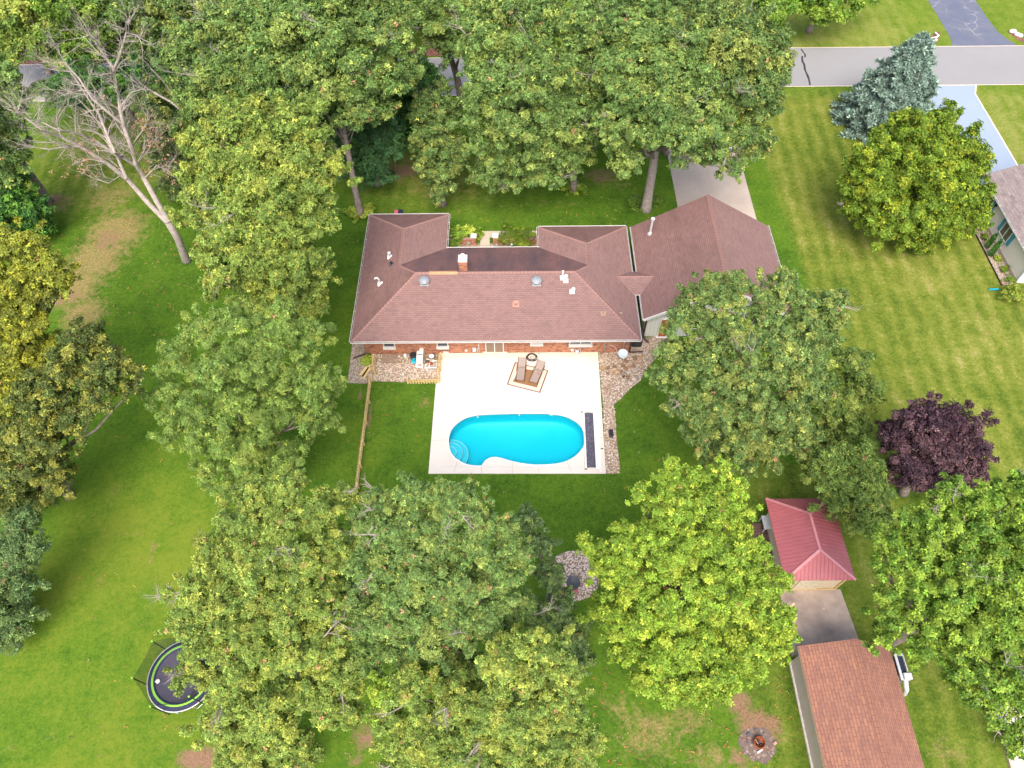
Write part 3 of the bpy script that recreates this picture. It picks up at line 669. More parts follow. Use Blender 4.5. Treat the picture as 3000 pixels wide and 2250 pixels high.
# roof furniture (parts of the roof)
def on_s(px, py, z=3.8):      # a point on the south slope seen at pixel
    for _ in range(12): g_ = G(px, py, z); z = EZ+S*(g_[1]-hy0)
    return Vector(G(px, py, z))
def on_w(px, py, z=3.5):
    for _ in range(12): g_ = G(px, py, z); z = EZ+S*(g_[0]-hx0)
    return Vector(G(px, py, z))
for px_, py_ in ((1243.5, 828), (1572, 828)):
    p = on_s(px_, py_); v_ = thing  # box base + round cap
    m_ = MB(); m_.box(p+Vector((0, -.02, .06)), (.62, .62, .03), rot=Matrix.Rotation(math.atan(S), 3, 'X')); m_.lathe([(.22, -.05), (.22, .2), (.40, .2), (.42, .25), (.33, .36), (.18, .42), (0, .44)], p+Vector((0, 0, .05)), 24); m_.build('roof_vent', M['vent_grey'], r_main, smooth=False)
def vent_pipe(pts, r_, mat='white', name='vent_pipe', base=True):
    m_ = MB(); m_.tube(pts, r_, 10)
    if base: m_.box(Vector(pts[0])+Vector((0, -.03, .03)), (.36, .36, .03), rot=Matrix.Rotation(math.atan(S), 3, 'X'))
    return m_.build(name, M[mat], r_main, smooth=False)
p = on_s(1648, 814); vent_pipe([p, p+Vector((0, 0, .55)), p+Vector((0, .05, .72))], .075)
p = on_s(1657.5, 822); vent_pipe([p, p+Vector((0, 0, .42))], .06, 'white', 'flue_pipe'); m_ = MB(); m_.lathe([(.07, 0), (.15, .03), (.15, .16), (.05, .22), (0, .22)], p+Vector((0, 0, .38)), 14); m_.build('flue_cap', M['white'], r_main)
p = on_s(1676, 854); vent_pipe([p, p+Vector((.0, 0, .34)), p+Vector((.06, -.02, .44)), p+Vector((.14, -.05, .40)), p+Vector((.16, -.06, .28))], .07, 'white')
p = on_s(1511, 891); m_ = MB(); m_.box(p+Vector((0, 0, .1)), (.28, .28, .22)); m_.box(p+Vector((0, 0, .24)), (.30, .30, .06)); m_.box(p+Vector((0, -.02, .03)), (.48, .44, .02), rot=Matrix.Rotation(math.atan(S), 3, 'X')); m_.build('square_vent', M['pink'], r_main, bevel=.015)
p = on_s(1767, 918); vent_pipe([p, p+Vector((0, 0, .3))], .05, 'wood_old', 'soil_pipe')
p = on_s(1819, 918); m_ = MB(); m_.blob(p+Vector((0, 0, .05)), (.12, .1, .05), 8, .3); m_.build('patch', M['wood_old'], r_main)
p = on_w(1142, 753, 3.7); vent_pipe([p, p+Vector((0, 0, .4))], .07, 'steel', 'vent_pipe'); m_ = MB(); m_.lathe([(.08, 0), (.14, .03), (.13, .14), (0, .18)], p+Vector((0, 0, .36)), 12); m_.build('vent_cap', M['steel'], r_main)
p = on_w(1147, 775, 3.7); vent_pipe([p, p+Vector((0, 0, .35))], .06, 'black', 'soil_pipe')
p = on_w(1114, 832, 3.3); vent_pipe([p, p+Vector((-.02, 0, .5)), p+Vector((-.12, .02, .66)), p+Vector((-.26, .02, .66)), p+Vector((-.34, 0, .56))], .07, 'steel', 'gooseneck_vent')
# chimney on the north side of the ridge
cx_ = float(G(1357, 790, 4.9)[0]); cyb = RY+.55
m_ = MB(); m_.box((cx_, cyb, 4.95), (.62, .62, 1.4)); ch = m_.build('chimney', M['brick'], r_main)
m_ = MB(); m_.box((cx_, cyb, 5.70), (.66, .68, .10)); m_.build('crown_slab', M['stone_w'], ch); m_ = MB()
m_.lathe([(.13, 0), (.13, .14), (.20, .14), (.20, .22), (.15, .25), (.15, .20), (0, .18)], (cx_, cyb+.08, 5.74), 20); m_.build('flue_cap', M['white'], ch)
m_ = MB(); m_.box((cx_, cyb-.36, 4.62), (.64, .12, .16)); m_.build('flashing', M['dkgrey'], ch)

# garage
gx0, gx1, gyN, gyS = 9.66, 20.91, 43.3, 33.5; gzr = 5.95; gr = (gx0+gx1)/2
r_g = roof('garage_roof', [([(gx0, gyS, EZ), (gr, gyS, gzr), (gr, gyN, gzr), (gx0, gyN, EZ)], 1), ([(gr, gyS, gzr), (gx1, gyS, EZ), (gx1, gyN, EZ), (gr, gyN, gzr)], 0)], [M['roof'], M['roof_w'], M['white']], house, .2)  # west slope's dimmer light is put into the colour: darker streaked shingles
caps('ridge_cap', [((gr, gyS, gzr), (gr, gyN, gzr))], M['ridge'], r_g)
gutter(house, (gx0, gyN), (gx0, 38.35), (-1, 0), wd=.07, hang=False); gutter(house, (gx0, 35.9), (gx0, gyS), (-1, 0), wd=.07, hang=False); gutter(house, (gx1, gyS), (gx1, gyN), (1, 0))
m_ = MB(); a0, a1, yS, yN2 = gx0+.42, gx1-.42, gyS+.45, gyN-.45; zt = EZ-.22; zr_ = gzr-.26
for yy in (yS, ):
    pass
m_.add([(a0, yS, -.05), (a1, yS, -.05), (a1, yS, zt), (gr, yS, zr_), (a0, yS, zt), (a0, yN2, -.05), (a1, yN2, -.05), (a1, yN2, zt), (gr, yN2, zr_), (a0, yN2, zt)],
       [(0, 1, 2, 3, 4), (9, 8, 7, 6, 5), (0, 4, 9, 5), (1, 6, 7, 2)]); m_.build('garage_wall', M['siding_v'], house)
m_ = MB(); 
for a, b in (((gx0-.02, gyS-.03, EZ-.06), (gr, gyS-.03, gzr-.06)), ((gr, gyS-.03, gzr-.06), (gx1+.02, gyS-.03, EZ-.06))): m_.beam(a, b, .05, .24)
m_.build('rake_board', M['white'], house)
xa, xb = gx_(1925.5, 978), gx_(1948.5, 978); m_ = MB(); m_.box(((xa+xb)/2, yS-.04, 1.03), (xb-xa, .06, 2.03)); dr = m_.build('side_door', M['door'], house); m_ = MB()
for zz, hh in ((.55, .75), (1.2, .25), (1.65, .4)):
    for s_ in (-1, 1): m_.box(((xa+xb)/2+s_*(xb-xa)*.22, yS-.08, zz), ((xb-xa)*.32, .03, hh))
m_.build('door_panel', M['rust'], dr); m_ = MB(); m_.box((xa-.05, yS-.04, 1.05), (.09, .08, 2.1)); m_.box((xb+.05, yS-.04, 1.05), (.09, .08, 2.1)); m_.box(((xa+xb)/2, yS-.04, 2.12), (xb-xa+.2, .08, .09)); m_.box(((xa+xb)/2, yS-.1, .02), (xb-xa+.3, .2, .06)); m_.build('door_frame', M['white'], dr)
for q in (13.6, 16.0, 18.4): window(house, q, q+1.1, 1.0, 2.1, yS-.03, glass='glass_d')
pipe(house, [(gx0+.1, gyS+.1, 2.45), (gx0+.38, yS-.06, 2.1), (gx0+.38, yS-.06, .1)], .05, 'brown_m')
a_, b_ = G(1884, 962, .8), G(1900, 1004, .08); pipe(house, [(a_[0], a_[1], .7), (a_[0]+.02, a_[1]-.2, .35), ((a_[0]+b_[0])/2, (a_[1]+b_[1])/2-.1, .1), (b_[0], b_[1], .07)], .08, 'brown_m', 'drain_pipe')
# connector between the roofs
zc = 3.25; A1_, B1_ = (hx1-(zc-EZ)/S, 37.25, zc), (gx0+(zc-EZ)/.605, 37.25, zc)
cn = [(hx1, 38.33, EZ+.02), (gx0, 38.33, EZ+.02), (gx0, 35.93, EZ+.02), (hx1, 35.93, EZ+.02)]
r_c = roof('breezeway_roof', [([cn[0], cn[1], B1_, A1_][::-1], 0), ([cn[3], cn[2], B1_, A1_], 0)], [M['roof'], M['white']], house, .08)
caps('ridge_cap', [(A1_, B1_)], M['ridge'], r_c, .09)
# tall flue on garage west slope
z_ = 3.2
for _ in range(12): g_ = G(1904, 684, z_); z_ = EZ+.605*(g_[0]-gx0)
p = Vector(G(1904, 684, z_)); m_ = MB(); m_.tube([p-Vector((0, 0, .1)), p+Vector((0, 0, 1.55))], .09, 12); m_.lathe([(.14, 0), (.16, .0), (.16, .12), (.1, .14), (0, .12)], p+Vector((0, 0, 1.5)), 14); m_.lathe([(.2, -.05), (.13, .14), (.10, .16)], p, 12); m_.build('tall_flue', M['steel'], r_g, smooth=False)

# ------------------------------------------------------------------ foliage
def unit(v): return v/np.maximum(np.linalg.norm(v, axis=-1, keepdims=True), 1e-9)
def leaves(P_, axis, L, wd, nl, col, droop=.25, jit=.3, tilt=.25):
    """rosettes of nl leaf blades round each point; returns verts (4 per leaf), colours per leaf"""
    n = len(P_); axis = unit(axis+RNG.normal(0, jit, (n, 3)))
    ref = np.where(np.abs(axis[:, 2:3]) < .9, np.array([[0, 0, 1.]]), np.array([[1., 0, 0]]))
    a = unit(np.cross(axis, ref)); b = np.cross(axis, a)
    ph = RNG.uniform(0, 6.2832, (n, 1))+np.arange(nl)[None]*6.2832/nl+RNG.normal(0, .25, (n, nl))
    d = a[:, None]*np.cos(ph)[..., None]+b[:, None]*np.sin(ph)[..., None]
    el = RNG.normal(tilt, .35, (n, nl, 1)); d = unit(d+axis[:, None]*el)
    side_ = unit(np.cross(axis[:, None]+RNG.normal(0, .35, (n, nl, 3)), d))
    ln = L*RNG.uniform(.7, 1.25, (n, nl, 1)); w2 = wd*RNG.uniform(.8, 1.2, (n, nl, 1))*.5
    base_ = P_[:, None]+d*ln*.08; mid = P_[:, None]+d*ln*.55; tip = P_[:, None]+d*ln-axis[:, None]*ln*droop
    V = np.stack([base_, mid+side_*w2, tip, mid-side_*w2], 2).reshape(-1, 3)
    cc = np.repeat(col[:, None], nl, 1)*RNG.uniform(.82, 1.2, (n, nl, 1)); return V, cc.reshape(-1, 3)
PAL = {  # base, second, highlight, share of highlight clumps
 'oak': ((0.132, 0.211, 0.054), (0.090, 0.161, 0.041), (0.224, 0.275, 0.060)),
 'oak_warm': ((0.174, 0.242, 0.046), (0.123, 0.196, 0.040), (0.282, 0.313, 0.056)),
 'oak_cool': ((0.124, 0.191, 0.051), (0.081, 0.143, 0.039), (0.232, 0.263, 0.058)),
 'maple': ((0.187, 0.296, 0.032), (0.139, 0.235, 0.027), (0.292, 0.355, 0.041)),
 'maple_d': ((0.125, 0.224, 0.026), (0.086, 0.166, 0.022), (0.212, 0.298, 0.037)),
 'round': ((0.131, 0.205, 0.019), (0.094, 0.160, 0.017), (0.249, 0.288, 0.025)),
 'yellow': ((0.210, 0.237, 0.029), (0.149, 0.177, 0.027), (0.314, 0.319, 0.032)),
 'olive': ((0.100, 0.126, 0.029), (0.060, 0.094, 0.023), (0.243, 0.246, 0.042)),
 'locust': ((0.133, 0.202, 0.042), (0.094, 0.159, 0.034), (0.209, 0.260, 0.050)),
 'blue': ((0.097, 0.159, 0.052), (0.069, 0.122, 0.041), (0.161, 0.227, 0.064)),
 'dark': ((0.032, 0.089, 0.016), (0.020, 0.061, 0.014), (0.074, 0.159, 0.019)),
 'pine': ((0.041, 0.104, 0.031), (0.028, 0.078, 0.025), (0.064, 0.148, 0.040)),
 'spruce': ((0.189, 0.278, 0.224), (0.119, 0.195, 0.158), (0.347, 0.464, 0.365)),
 'purple': ((0.058, 0.029, 0.040), (0.036, 0.020, 0.029), (0.117, 0.068, 0.072)),
 'shrub': ((0.157, 0.256, 0.022), (0.096, 0.175, 0.017), (0.338, 0.406, 0.042)),
 'hosta': ((0.168, 0.273, 0.031), (0.316, 0.397, 0.047), (0.475, 0.500, 0.093)),
}
ORANGE = np.array([.52, .26, .15])
def blob_cloud(c0, rb, dist, nleaf, pal, L, nl=5, shape=1.0, clump=.38, orange=.0, tone=1.0, droop=.25, wr=.52, flat=1.0, gapy=1.0, hl=.18, spike=.25):
    """leaf rosettes over clumps that sit on and inside a sphere"""
    nc = max(6, int(3.1/clump**2*gapy)); d = unit(RNG.normal(0, 1, (nc, 3))); d[:, 2] = np.where(d[:, 2] < -.55, -d[:, 2], d[:, 2])
    rr = rb*RNG.uniform(.25, .88, (nc, 1)); cc = c0+d*rr*np.array([1, 1, flat])*shape
    rc = rb*clump*RNG.uniform(.6, 1.25, (nc, 1)); ns = max(1, int(nc*spike)); cc[:ns] = c0+d[:ns]*rb*RNG.uniform(.80, 1.20, (ns, 1)); rc[:ns] *= .5
    per = max(3, int(nleaf/nl/nc)); dd = unit(RNG.normal(0, 1, (nc, per, 3))+np.array([0, 0, .25])+d[:, None]*.45)
    rad = rc[:, None]*RNG.uniform(.45, 1.15, (nc, per, 1)); so_ = dd*rad*np.array([1, 1, .72]); st_ = np.zeros((nc, 1, 1)); st_[:ns] = 1.0; do_ = unit(d+np.array([0, 0, .35]))[:, None]; so_ = so_+st_*do_*(so_*do_).sum(-1, keepdims=True)*1.1
    P_ = (cc[:, None]+so_).reshape(-1, 3)
    ax = (dd*.7+np.array([0, 0, .75])+d[:, None]*.3).reshape(-1, 3)
    b0, b1, b2 = [np.array(q) for q in PAL[pal]]
    t = RNG.uniform(0, 1, (nc, 1)); colc = b0*t+b1*(1-t); hi = RNG.uniform(0, 1, (nc, 1)) < hl; colc = np.where(hi, b0*.4+b2*.6, colc)
    col = np.repeat(colc[:, None], per, 1).reshape(-1, 3); hi2 = RNG.uniform(0, 1, (len(col), 1)) < .12; col = np.where(hi2, b2, col)*tone*np.exp(RNG.normal(0, .30, (len(col), 1)))
    orange *= .35
    if orange > 0:
        oo = RNG.uniform(0, 1, (len(col), 1)) < orange; col = np.where(oo, ORANGE*RNG.uniform(.6, 1.1, (len(col), 1)), col)
    return leaves(P_, ax, L, L*wr, nl, col, droop)
def finish_crown(Vs, Cs, parent, mat='leaf', name='crown'):
    V = np.concatenate(Vs); Cc = np.concatenate(Cs); off = np.array(WL[parent.name]) if parent is not None else 0
    f = np.arange(len(V), dtype=np.int32).reshape(-1, 4)
    col = np.concatenate([np.clip(Cc, 0, 1), np.ones((len(Cc), 1))], 1)
    return big_mesh(name, V-off, f, M[mat], parent, attrs=(('col', 'FACE', col),))
PLN = np.array([0, -math.cos(R(33)), math.sin(R(33))])
def px_on_plane(x, y, c0, push=0.0):
    d = np.array([x*K-CX, y*K-CY, F0]) @ CM; o = np.array([0, 0, CH]); t = ((c0+PLN*push-o) @ PLN)/(d @ PLN)
    return o+t*d
NLEAF = 0
def tree(name, label, cat, pal, base, center, blobs, zc, leafpx=2.7, dens=.9, orange=.004, nl=5, droop=.25, wr=.5, clump=.32, trunk=.28, bark='bark', group=None, tone=1.0, yellow=(), bare=0, gapy=1.0, hl=.18, limbs=True, spike=.22):
    """blobs: (x, y, radius) in photo pixels (2212 wide) lying in a plane through the crown's centre; all become world-size leaf clouds"""
    global NLEAF
    c0 = GD(center[0], center[1], zc)
    b_ = GD(*base) if base is not None else np.array([c0[0], c0[1], 0.0]); b_[2] = 0
    t_ = thing(name, b_, label, cat, group)
    ext = max(np.hypot(b[0]-center[0], b[1]-center[1]) for b in blobs)+1
    Vs, Cs, cen = [], [], []
    for b in blobs:
        q = np.hypot(b[0]-center[0], b[1]-center[1])/ext
        p0 = px_on_plane(b[0], b[1], c0); dist = np.linalg.norm(p0-np.array([0, 0, CH])); r_ = b[2]*dist/1535
        push = (1-q*q)*ext*dist/1535*.35+RNG.uniform(-.2, .2)*r_
        p = px_on_plane(b[0], b[1], c0, push); dist = np.linalg.norm(p-np.array([0, 0, CH])); r_ = b[2]*dist/1535
        if p[2]-r_*.8 < .3:      # lift blobs that would sink into the ground, along the sight line
            dv = (np.array([0, 0, CH])-p); dv /= np.linalg.norm(dv); p = p+dv*((.3+r_*.8-p[2])/dv[2])
        L = leafpx*dist/711; nn = int(4600*(b[2]/55)**2*dens*(4/leafpx)**2)
        pl, tn = pal, tone*random.uniform(.92, 1.08)
        if len(b) > 3: pl = b[3]
        v_, c_ = blob_cloud(p, r_*1.05, dist, nn, pl, L, nl, 1, clump, orange, tn, droop, wr, gapy=gapy, hl=hl, spike=spike); Vs.append(v_); Cs.append(c_); cen.append((p, r_))
    cr = finish_crown(Vs, Cs, t_, 'needle' if pal in ('pine', 'spruce') else 'leaf'); NLEAF += sum(len(q) for q in Cs)
    # trunk and limbs
    tm = MB(); top = np.array(c0); H_ = max(1.5, c0[2]); rt = trunk
    fork = b_*.75+top*.25; fork[2] = c0[2]*.42
    mid_ = (b_+fork)/2+np.array([random.uniform(-.1, .1), random.uniform(-.1, .1), 0])
    tm.tube([b_+np.array([0, 0, -.1]), b_+np.array([0, 0, .35]), mid_, fork, (fork+top)/2, top], [rt*1.5, rt*1.1, rt*.95, rt*.85, rt*.6, rt*.3], 10)
    if limbs:
        for i, (p, r_) in enumerate(cen):
            st0 = fork+(top-fork)*random.uniform(0, .8); m1 = (st0+p)/2+np.array([0, 0, -.08*np.linalg.norm(p-st0)])+RNG.normal(0, .15, 3)
            k = rt*random.uniform(.25, .42); tm.tube([st0, m1, p, p+unit(p-st0+np.array([0, 0, .3]))*r_*.6], [k, k*.75, k*.45, k*.12], 6)
    tm.build('trunk', M[bark], t_, smooth=True)
    if bare:
        for _ in range(bare):
            bm = MB()
            p, r_ = random.choice(cen); d0 = Vector((random.uniform(-1, 1), random.uniform(-1.0, .4), random.uniform(.3, .9))).normalized()
            s0 = Vector(p)+d0*r_*.55
            twig(bm, s0, d0, r_*random.uniform(.8, 1.5), .04*max(1, r_/2), 2)
            bm.build('dead_branch', M['bark_p'], t_)
    return t_
def twig(mb, p, d, L, r_, lev, n=5, wig=.28):
    pts = [Vector(p)]; dd = Vector(d).normalized(); k = 4
    for i in range(k):
        dd = (dd+Vector((random.uniform(-wig, wig), random.uniform(-wig, wig), random.uniform(-wig, wig)*.8))).normalized(); pts.append(pts[-1]+dd*L/k)
    mb.tube(pts, [r_*(1-.75*i/k) for i in range(k+1)], n, cap=False)
    if lev > 0:
        for i in range(1, k+1):
            for _ in range(random.choice((1, 1, 2))):
                a = Vector((random.uniform(-1, 1), random.uniform(-1, 1), random.uniform(-.6, .9))).normalized()
                twig(mb, pts[i], (dd*.75+a*.8), L*random.uniform(.35, .62), r_*(1-.75*i/k)*.75, lev-1, max(3, n-1), wig)

# ------------------------------------------------------------------ trees (crown outlines measured on the photograph)
OAKS = 'tall oaks around the house'
tree('oak_tree', 'broad pale green oak west of the house, touching the dead tree stem', 'tree', 'oak_warm', (600, 702), (570, 470), [(490, 265, 50), (560, 290, 65), (640, 270, 55), (690, 330, 45), (455, 330, 50), (520, 350, 70), (610, 370, 70), (690, 400, 60), (450, 420, 55), (520, 450, 70), (600, 460, 70), (680, 470, 55), (480, 520, 60), (560, 550, 70), (640, 560, 65), (500, 610, 55), (580, 630, 55), (650, 640, 55), (690, 590, 30), (610, 665, 40), (420, 470, 35), (540, 250, 40)], 10, orange=.003, bare=4, group=OAKS)
tree('oak_tree', 'large oak with bare forked grey trunk rising beside the north west corner of the house', 'tree', 'oak', (780, 466), (715, 120), [(600, 110, 60), (590, 180, 45), (660, 60, 65), (640, 150, 65), (740, 80, 65), (700, 170, 65), (780, 140, 60), (830, 190, 50), (860, 130, 45), (800, 60, 60), (850, 90, 45), (700, 240, 55), (770, 230, 50), (640, 220, 45), (820, 240, 35), (690, 0, 60), (760, -5, 60), (880, 170, 28), (610, 40, 50), (830, 20, 40)], 13, orange=.006, bare=5, group=OAKS)
tree('oak_tree', 'oak with bare grey branches sticking out, between the dead tree and the road', 'tree', 'oak', None, (475, 150), [(400, 150, 42), (440, 110, 50), (480, 170, 55), (430, 220, 45), (500, 220, 45), (520, 120, 55), (470, 60, 50), (540, 60, 50), (545, 180, 40), (410, 270, 35), (455, 270, 40), (400, 85, 30)], 11, orange=.005, bare=7, group=OAKS)
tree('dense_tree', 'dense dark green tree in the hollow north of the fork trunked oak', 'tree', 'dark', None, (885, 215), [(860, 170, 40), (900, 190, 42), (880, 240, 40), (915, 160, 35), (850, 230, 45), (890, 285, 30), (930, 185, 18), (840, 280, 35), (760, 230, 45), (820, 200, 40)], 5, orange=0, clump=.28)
tree('pine_tree', 'dark blue green pine behind the forked oak trunk', 'tree', 'pine', None, (800, 320), [(770, 300, 45), (820, 340, 45), (800, 270, 45), (840, 290, 38), (755, 350, 40), (820, 375, 32), (850, 320, 26), (725, 330, 35), (790, 385, 22)], 4, orange=0, nl=7, wr=.3, clump=.28, droop=.1)
tree('small_tree', 'slender olive green tree on the front lawn north of the west roof wing', 'tree', 'oak_cool', (957, 442), (948, 320), [(930, 215, 24), (958, 195, 22), (915, 240, 28), (962, 250, 36), (940, 300, 42), (972, 320, 36), (925, 355, 34), (962, 380, 38), (950, 415, 26), (905, 300, 24), (990, 350, 20)], 5, clump=.28)
tree('oak_tree', 'oak with straight bare trunk standing in front of the road, crown at the top edge', 'tree', 'oak', (1000, 236), (945, 40), [(960, 15, 50), (900, 25, 50), (1000, 60, 40), (935, 68, 38), (985, 112, 30), (870, 10, 40), (1005, 15, 45), (955, 100, 24)], 10, group=OAKS, trunk=.38, bare=2, gapy=.8)
tree('oak_tree', 'oak across the road with only its thin trunk and low leaves showing', 'tree', 'olive', (957, 54), (950, -50), [(950, -25, 50), (900, -20, 45), (1000, -20, 50)], 6, group='trees across the road')
tree('oak_tree', 'westernmost of the bright oaks north of the house, hanging low over the small front lawn', 'tree', 'oak', (1137, 360), (1095, 220), [(1060, 40, 58), (1130, 30, 60), (1185, 60, 50), (1050, 110, 55), (1110, 110, 65), (1165, 130, 55), (1060, 180, 50), (1115, 190, 50), (1040, 240, 48), (1090, 270, 58), (1035, 310, 35), (1070, 340, 46), (1120, 350, 50), (1050, 380, 33), (1100, 400, 30), (1022, 150, 26), (1020, 60, 35)], 10, orange=.008, bare=4, group=OAKS)
tree('oak_tree', 'oak whose grey trunk meets a ring of bright plants behind the east roof wing', 'tree', 'oak', (1239, 412), (1225, 220), [(1240, 50, 60), (1290, 90, 55), (1200, 180, 55), (1250, 200, 58), (1190, 250, 58), (1250, 270, 52), (1160, 300, 48), (1210, 330, 46), (1258, 325, 32), (1165, 370, 40), (1205, 385, 30), (1250, 140, 58), (1295, 165, 32)], 10, orange=.006, bare=5, group=OAKS)
tree('oak_tree', 'oak with thick knotted pale trunk leaning over the lawn beside the driveway', 'tree', 'oak', (1395, 452), (1430, 220), [(1340, 150, 55), (1400, 130, 68), (1350, 220, 50), (1410, 210, 68), (1470, 190, 68), (1380, 285, 50), (1440, 280, 52), (1500, 260, 58), (1545, 300, 48), (1490, 325, 40), (1330, 300, 38), (1350, 350, 36), (1545, 348, 30), (1585, 365, 20), (1315, 250, 32), (1430, 60, 60), (1360, 60, 58), (1470, 110, 55)], 12, orange=.006, bare=5, group=OAKS, trunk=.42, bark='bark_p')
tree('oak_tree', 'big dull green oak hanging over the driveway and the road edge', 'tree', 'oak_cool', (1438, 330), (1590, 180), [(1520, 50, 65), (1590, 60, 60), (1560, 130, 68), (1640, 110, 55), (1600, 190, 65), (1655, 170, 42), (1555, 240, 60), (1630, 250, 48), (1600, 310, 45), (1640, 320, 26), (1675, 135, 28), (1500, 180, 50), (1690, 90, 22), (1660, 215, 32), (1500, 120, 50)], 12, orange=.008, bare=4, group=OAKS)
tree('maple_tree', 'light yellow green treetop at the upper edge above the road', 'tree', 'maple_d', None, (1620, 0), [(1610, -5, 52), (1650, 30, 40), (1570, 0, 50), (1665, 65, 22)], 10)
tree('oak_tree', 'oak treetop at the upper edge between the bright oaks and the driveway oak', 'tree', 'oak_cool', None, (1400, -20), [(1300, -15, 60), (1380, -10, 65), (1460, 0, 60), (1340, 25, 48), (1520, -10, 50), (1240, -10, 45)], 13, group=OAKS)
tree('maple_tree', 'leafy green tree hanging in at the top edge over the far lawn', 'tree', 'maple_d', None, (1775, -10), [(1740, 0, 42), (1790, -5, 42), (1830, -14, 35), (1762, 22, 24), (1700, -16, 32), (1872, -20, 30)], 4, leafpx=3.2)
# across the road, upper left
FAR = 'trees across the road'
tree('maple_tree', 'pale green tree in the top left corner across the road', 'tree', 'oak_warm', None, (50, 60), [(40, 40, 60), (5, 90, 50), (75, 85, 42), (110, 50, 45), (50, -10, 50), (130, 110, 32)], 5, group=FAR)
tree('maple_tree', 'rounded mid green tree across the road behind the dead tree', 'tree', 'maple_d', None, (180, 80), [(170, 115, 45), (190, 50, 55), (230, 90, 45), (150, 20, 50), (240, 20, 50)], 5, group=FAR, tone=.8)
tree('oak_tree', 'olive oak across the road above the top of the dead tree', 'tree', 'oak', None, (300, 50), [(280, 40, 55), (330, 90, 42), (320, -5, 55), (280, 115, 30), (370, 40, 50)], 6, group=FAR, tone=.85)
tree('oak_tree', 'green oak across the road left of the branch-tipped oak', 'tree', 'oak_cool', None, (420, 20), [(390, 30, 60), (440, 5, 60), (370, 95, 35), (500, 0, 60), (560, 5, 60)], 7, group=FAR)
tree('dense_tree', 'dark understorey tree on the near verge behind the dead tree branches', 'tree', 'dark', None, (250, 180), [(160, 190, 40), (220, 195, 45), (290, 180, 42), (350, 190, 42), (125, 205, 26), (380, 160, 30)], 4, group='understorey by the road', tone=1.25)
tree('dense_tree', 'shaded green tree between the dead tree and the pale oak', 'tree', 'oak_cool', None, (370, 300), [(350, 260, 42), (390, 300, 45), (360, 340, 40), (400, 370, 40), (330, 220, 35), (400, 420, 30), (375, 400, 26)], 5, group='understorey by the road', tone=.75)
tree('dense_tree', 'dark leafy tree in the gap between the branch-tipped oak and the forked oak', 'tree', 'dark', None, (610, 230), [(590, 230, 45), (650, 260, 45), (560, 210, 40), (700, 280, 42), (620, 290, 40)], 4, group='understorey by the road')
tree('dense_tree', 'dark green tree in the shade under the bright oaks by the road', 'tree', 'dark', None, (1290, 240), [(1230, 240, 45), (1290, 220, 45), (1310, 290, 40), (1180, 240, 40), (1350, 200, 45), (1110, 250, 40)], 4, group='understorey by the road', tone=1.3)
tree('dense_tree', 'gloomy green tree at the top edge behind the oak crown', 'tree', 'pine', None, (850, -5), [(870, 30, 30), (840, -10, 45), (750, -15, 50), (680, -20, 50), (600, -10, 55)], 4, group=FAR)
tree('oak_tree', 'oak at the left edge above the leaning trunk on bare soil', 'tree', 'oak', (105, 436), (-10, 260), [(10, 180, 42), (25, 240, 34), (-10, 300, 55), (10, 350, 42), (42, 210, 22), (-5, 400, 34), (-60, 230, 70), (40, 330, 16)], 9, group=OAKS, trunk=.34)
tree('magnolia_tree', 'low glossy dark green tree at the left edge above the yellow tree', 'tree', 'dark', None, (35, 455), [(25, 425, 38), (60, 450, 36), (15, 480, 42), (78, 485, 25), (60, 500, 26), (102, 492, 12), (-15, 440, 38), (-20, 400, 30)], 2.5, clump=.28, tone=1.5, hl=.3)
tree('oak_tree', 'oak turning golden yellow at the left edge of the lawn', 'tree', 'yellow', (30, 800), (60, 660), [(60, 530, 36), (25, 565, 45), (90, 575, 40), (122, 600, 34), (50, 630, 48), (20, 690, 52), (70, 690, 35), (55, 740, 45), (110, 640, 28, 'olive'), (15, 780, 50), (95, 760, 38), (60, 815, 45), (135, 620, 16)], 9, clump=.3, droop=.35)
tree('oak_tree', 'dull olive oak below the golden tree, one bough reaching over the lawn', 'tree', 'olive', (152, 1071), (120, 880), [(185, 740, 38), (150, 800, 50), (225, 780, 42), (268, 805, 32), (282, 845, 20), (222, 845, 38), (100, 860, 55), (60, 920, 55), (140, 900, 45), (190, 890, 26), (100, 960, 42), (45, 990, 50), (105, 1000, 28), (55, 1050, 40), (30, 1090, 40), (85, 1075, 24), (20, 850, 50, 'yellow'), (10, 930, 40), (118, 1040, 32), (120, 1000, 34), (70, 1010, 45), (10, 1010, 50), (0, 1070, 45)], 8, bare=5, group=OAKS)
tree('feathery_tree', 'blue green feathery tree in the lower left corner', 'tree', 'blue', (-5, 1300), (35, 1250), [(50, 1135, 38), (25, 1190, 50), (50, 1240, 42), (5, 1270, 55), (38, 1320, 42), (15, 1370, 36), (-5, 1330, 50), (68, 1185, 26)], 3.0, clump=.34, wr=.32, nl=6)
tree('locust_tree', 'wide soft feathery green tree on the lawn west of the picket fence', 'tree', 'locust', (560, 1048), (540, 860), [(450, 720, 48), (520, 705, 45), (600, 715, 50), (670, 735, 45), (395, 790, 52), (480, 790, 58), (560, 800, 62), (640, 820, 58), (695, 825, 42), (355, 860, 40), (430, 870, 58), (510, 880, 62), (600, 900, 62), (680, 910, 46), (400, 930, 46), (470, 960, 52), (550, 980, 58), (620, 990, 50), (460, 1020, 36), (520, 1045, 42), (600, 1035, 38), (490, 1075, 22), (700, 870, 30)], 7, clump=.34, wr=.26, nl=8, leafpx=3.4, dens=1.0, spike=.35, tone=1.15, droop=.4, hl=.1)
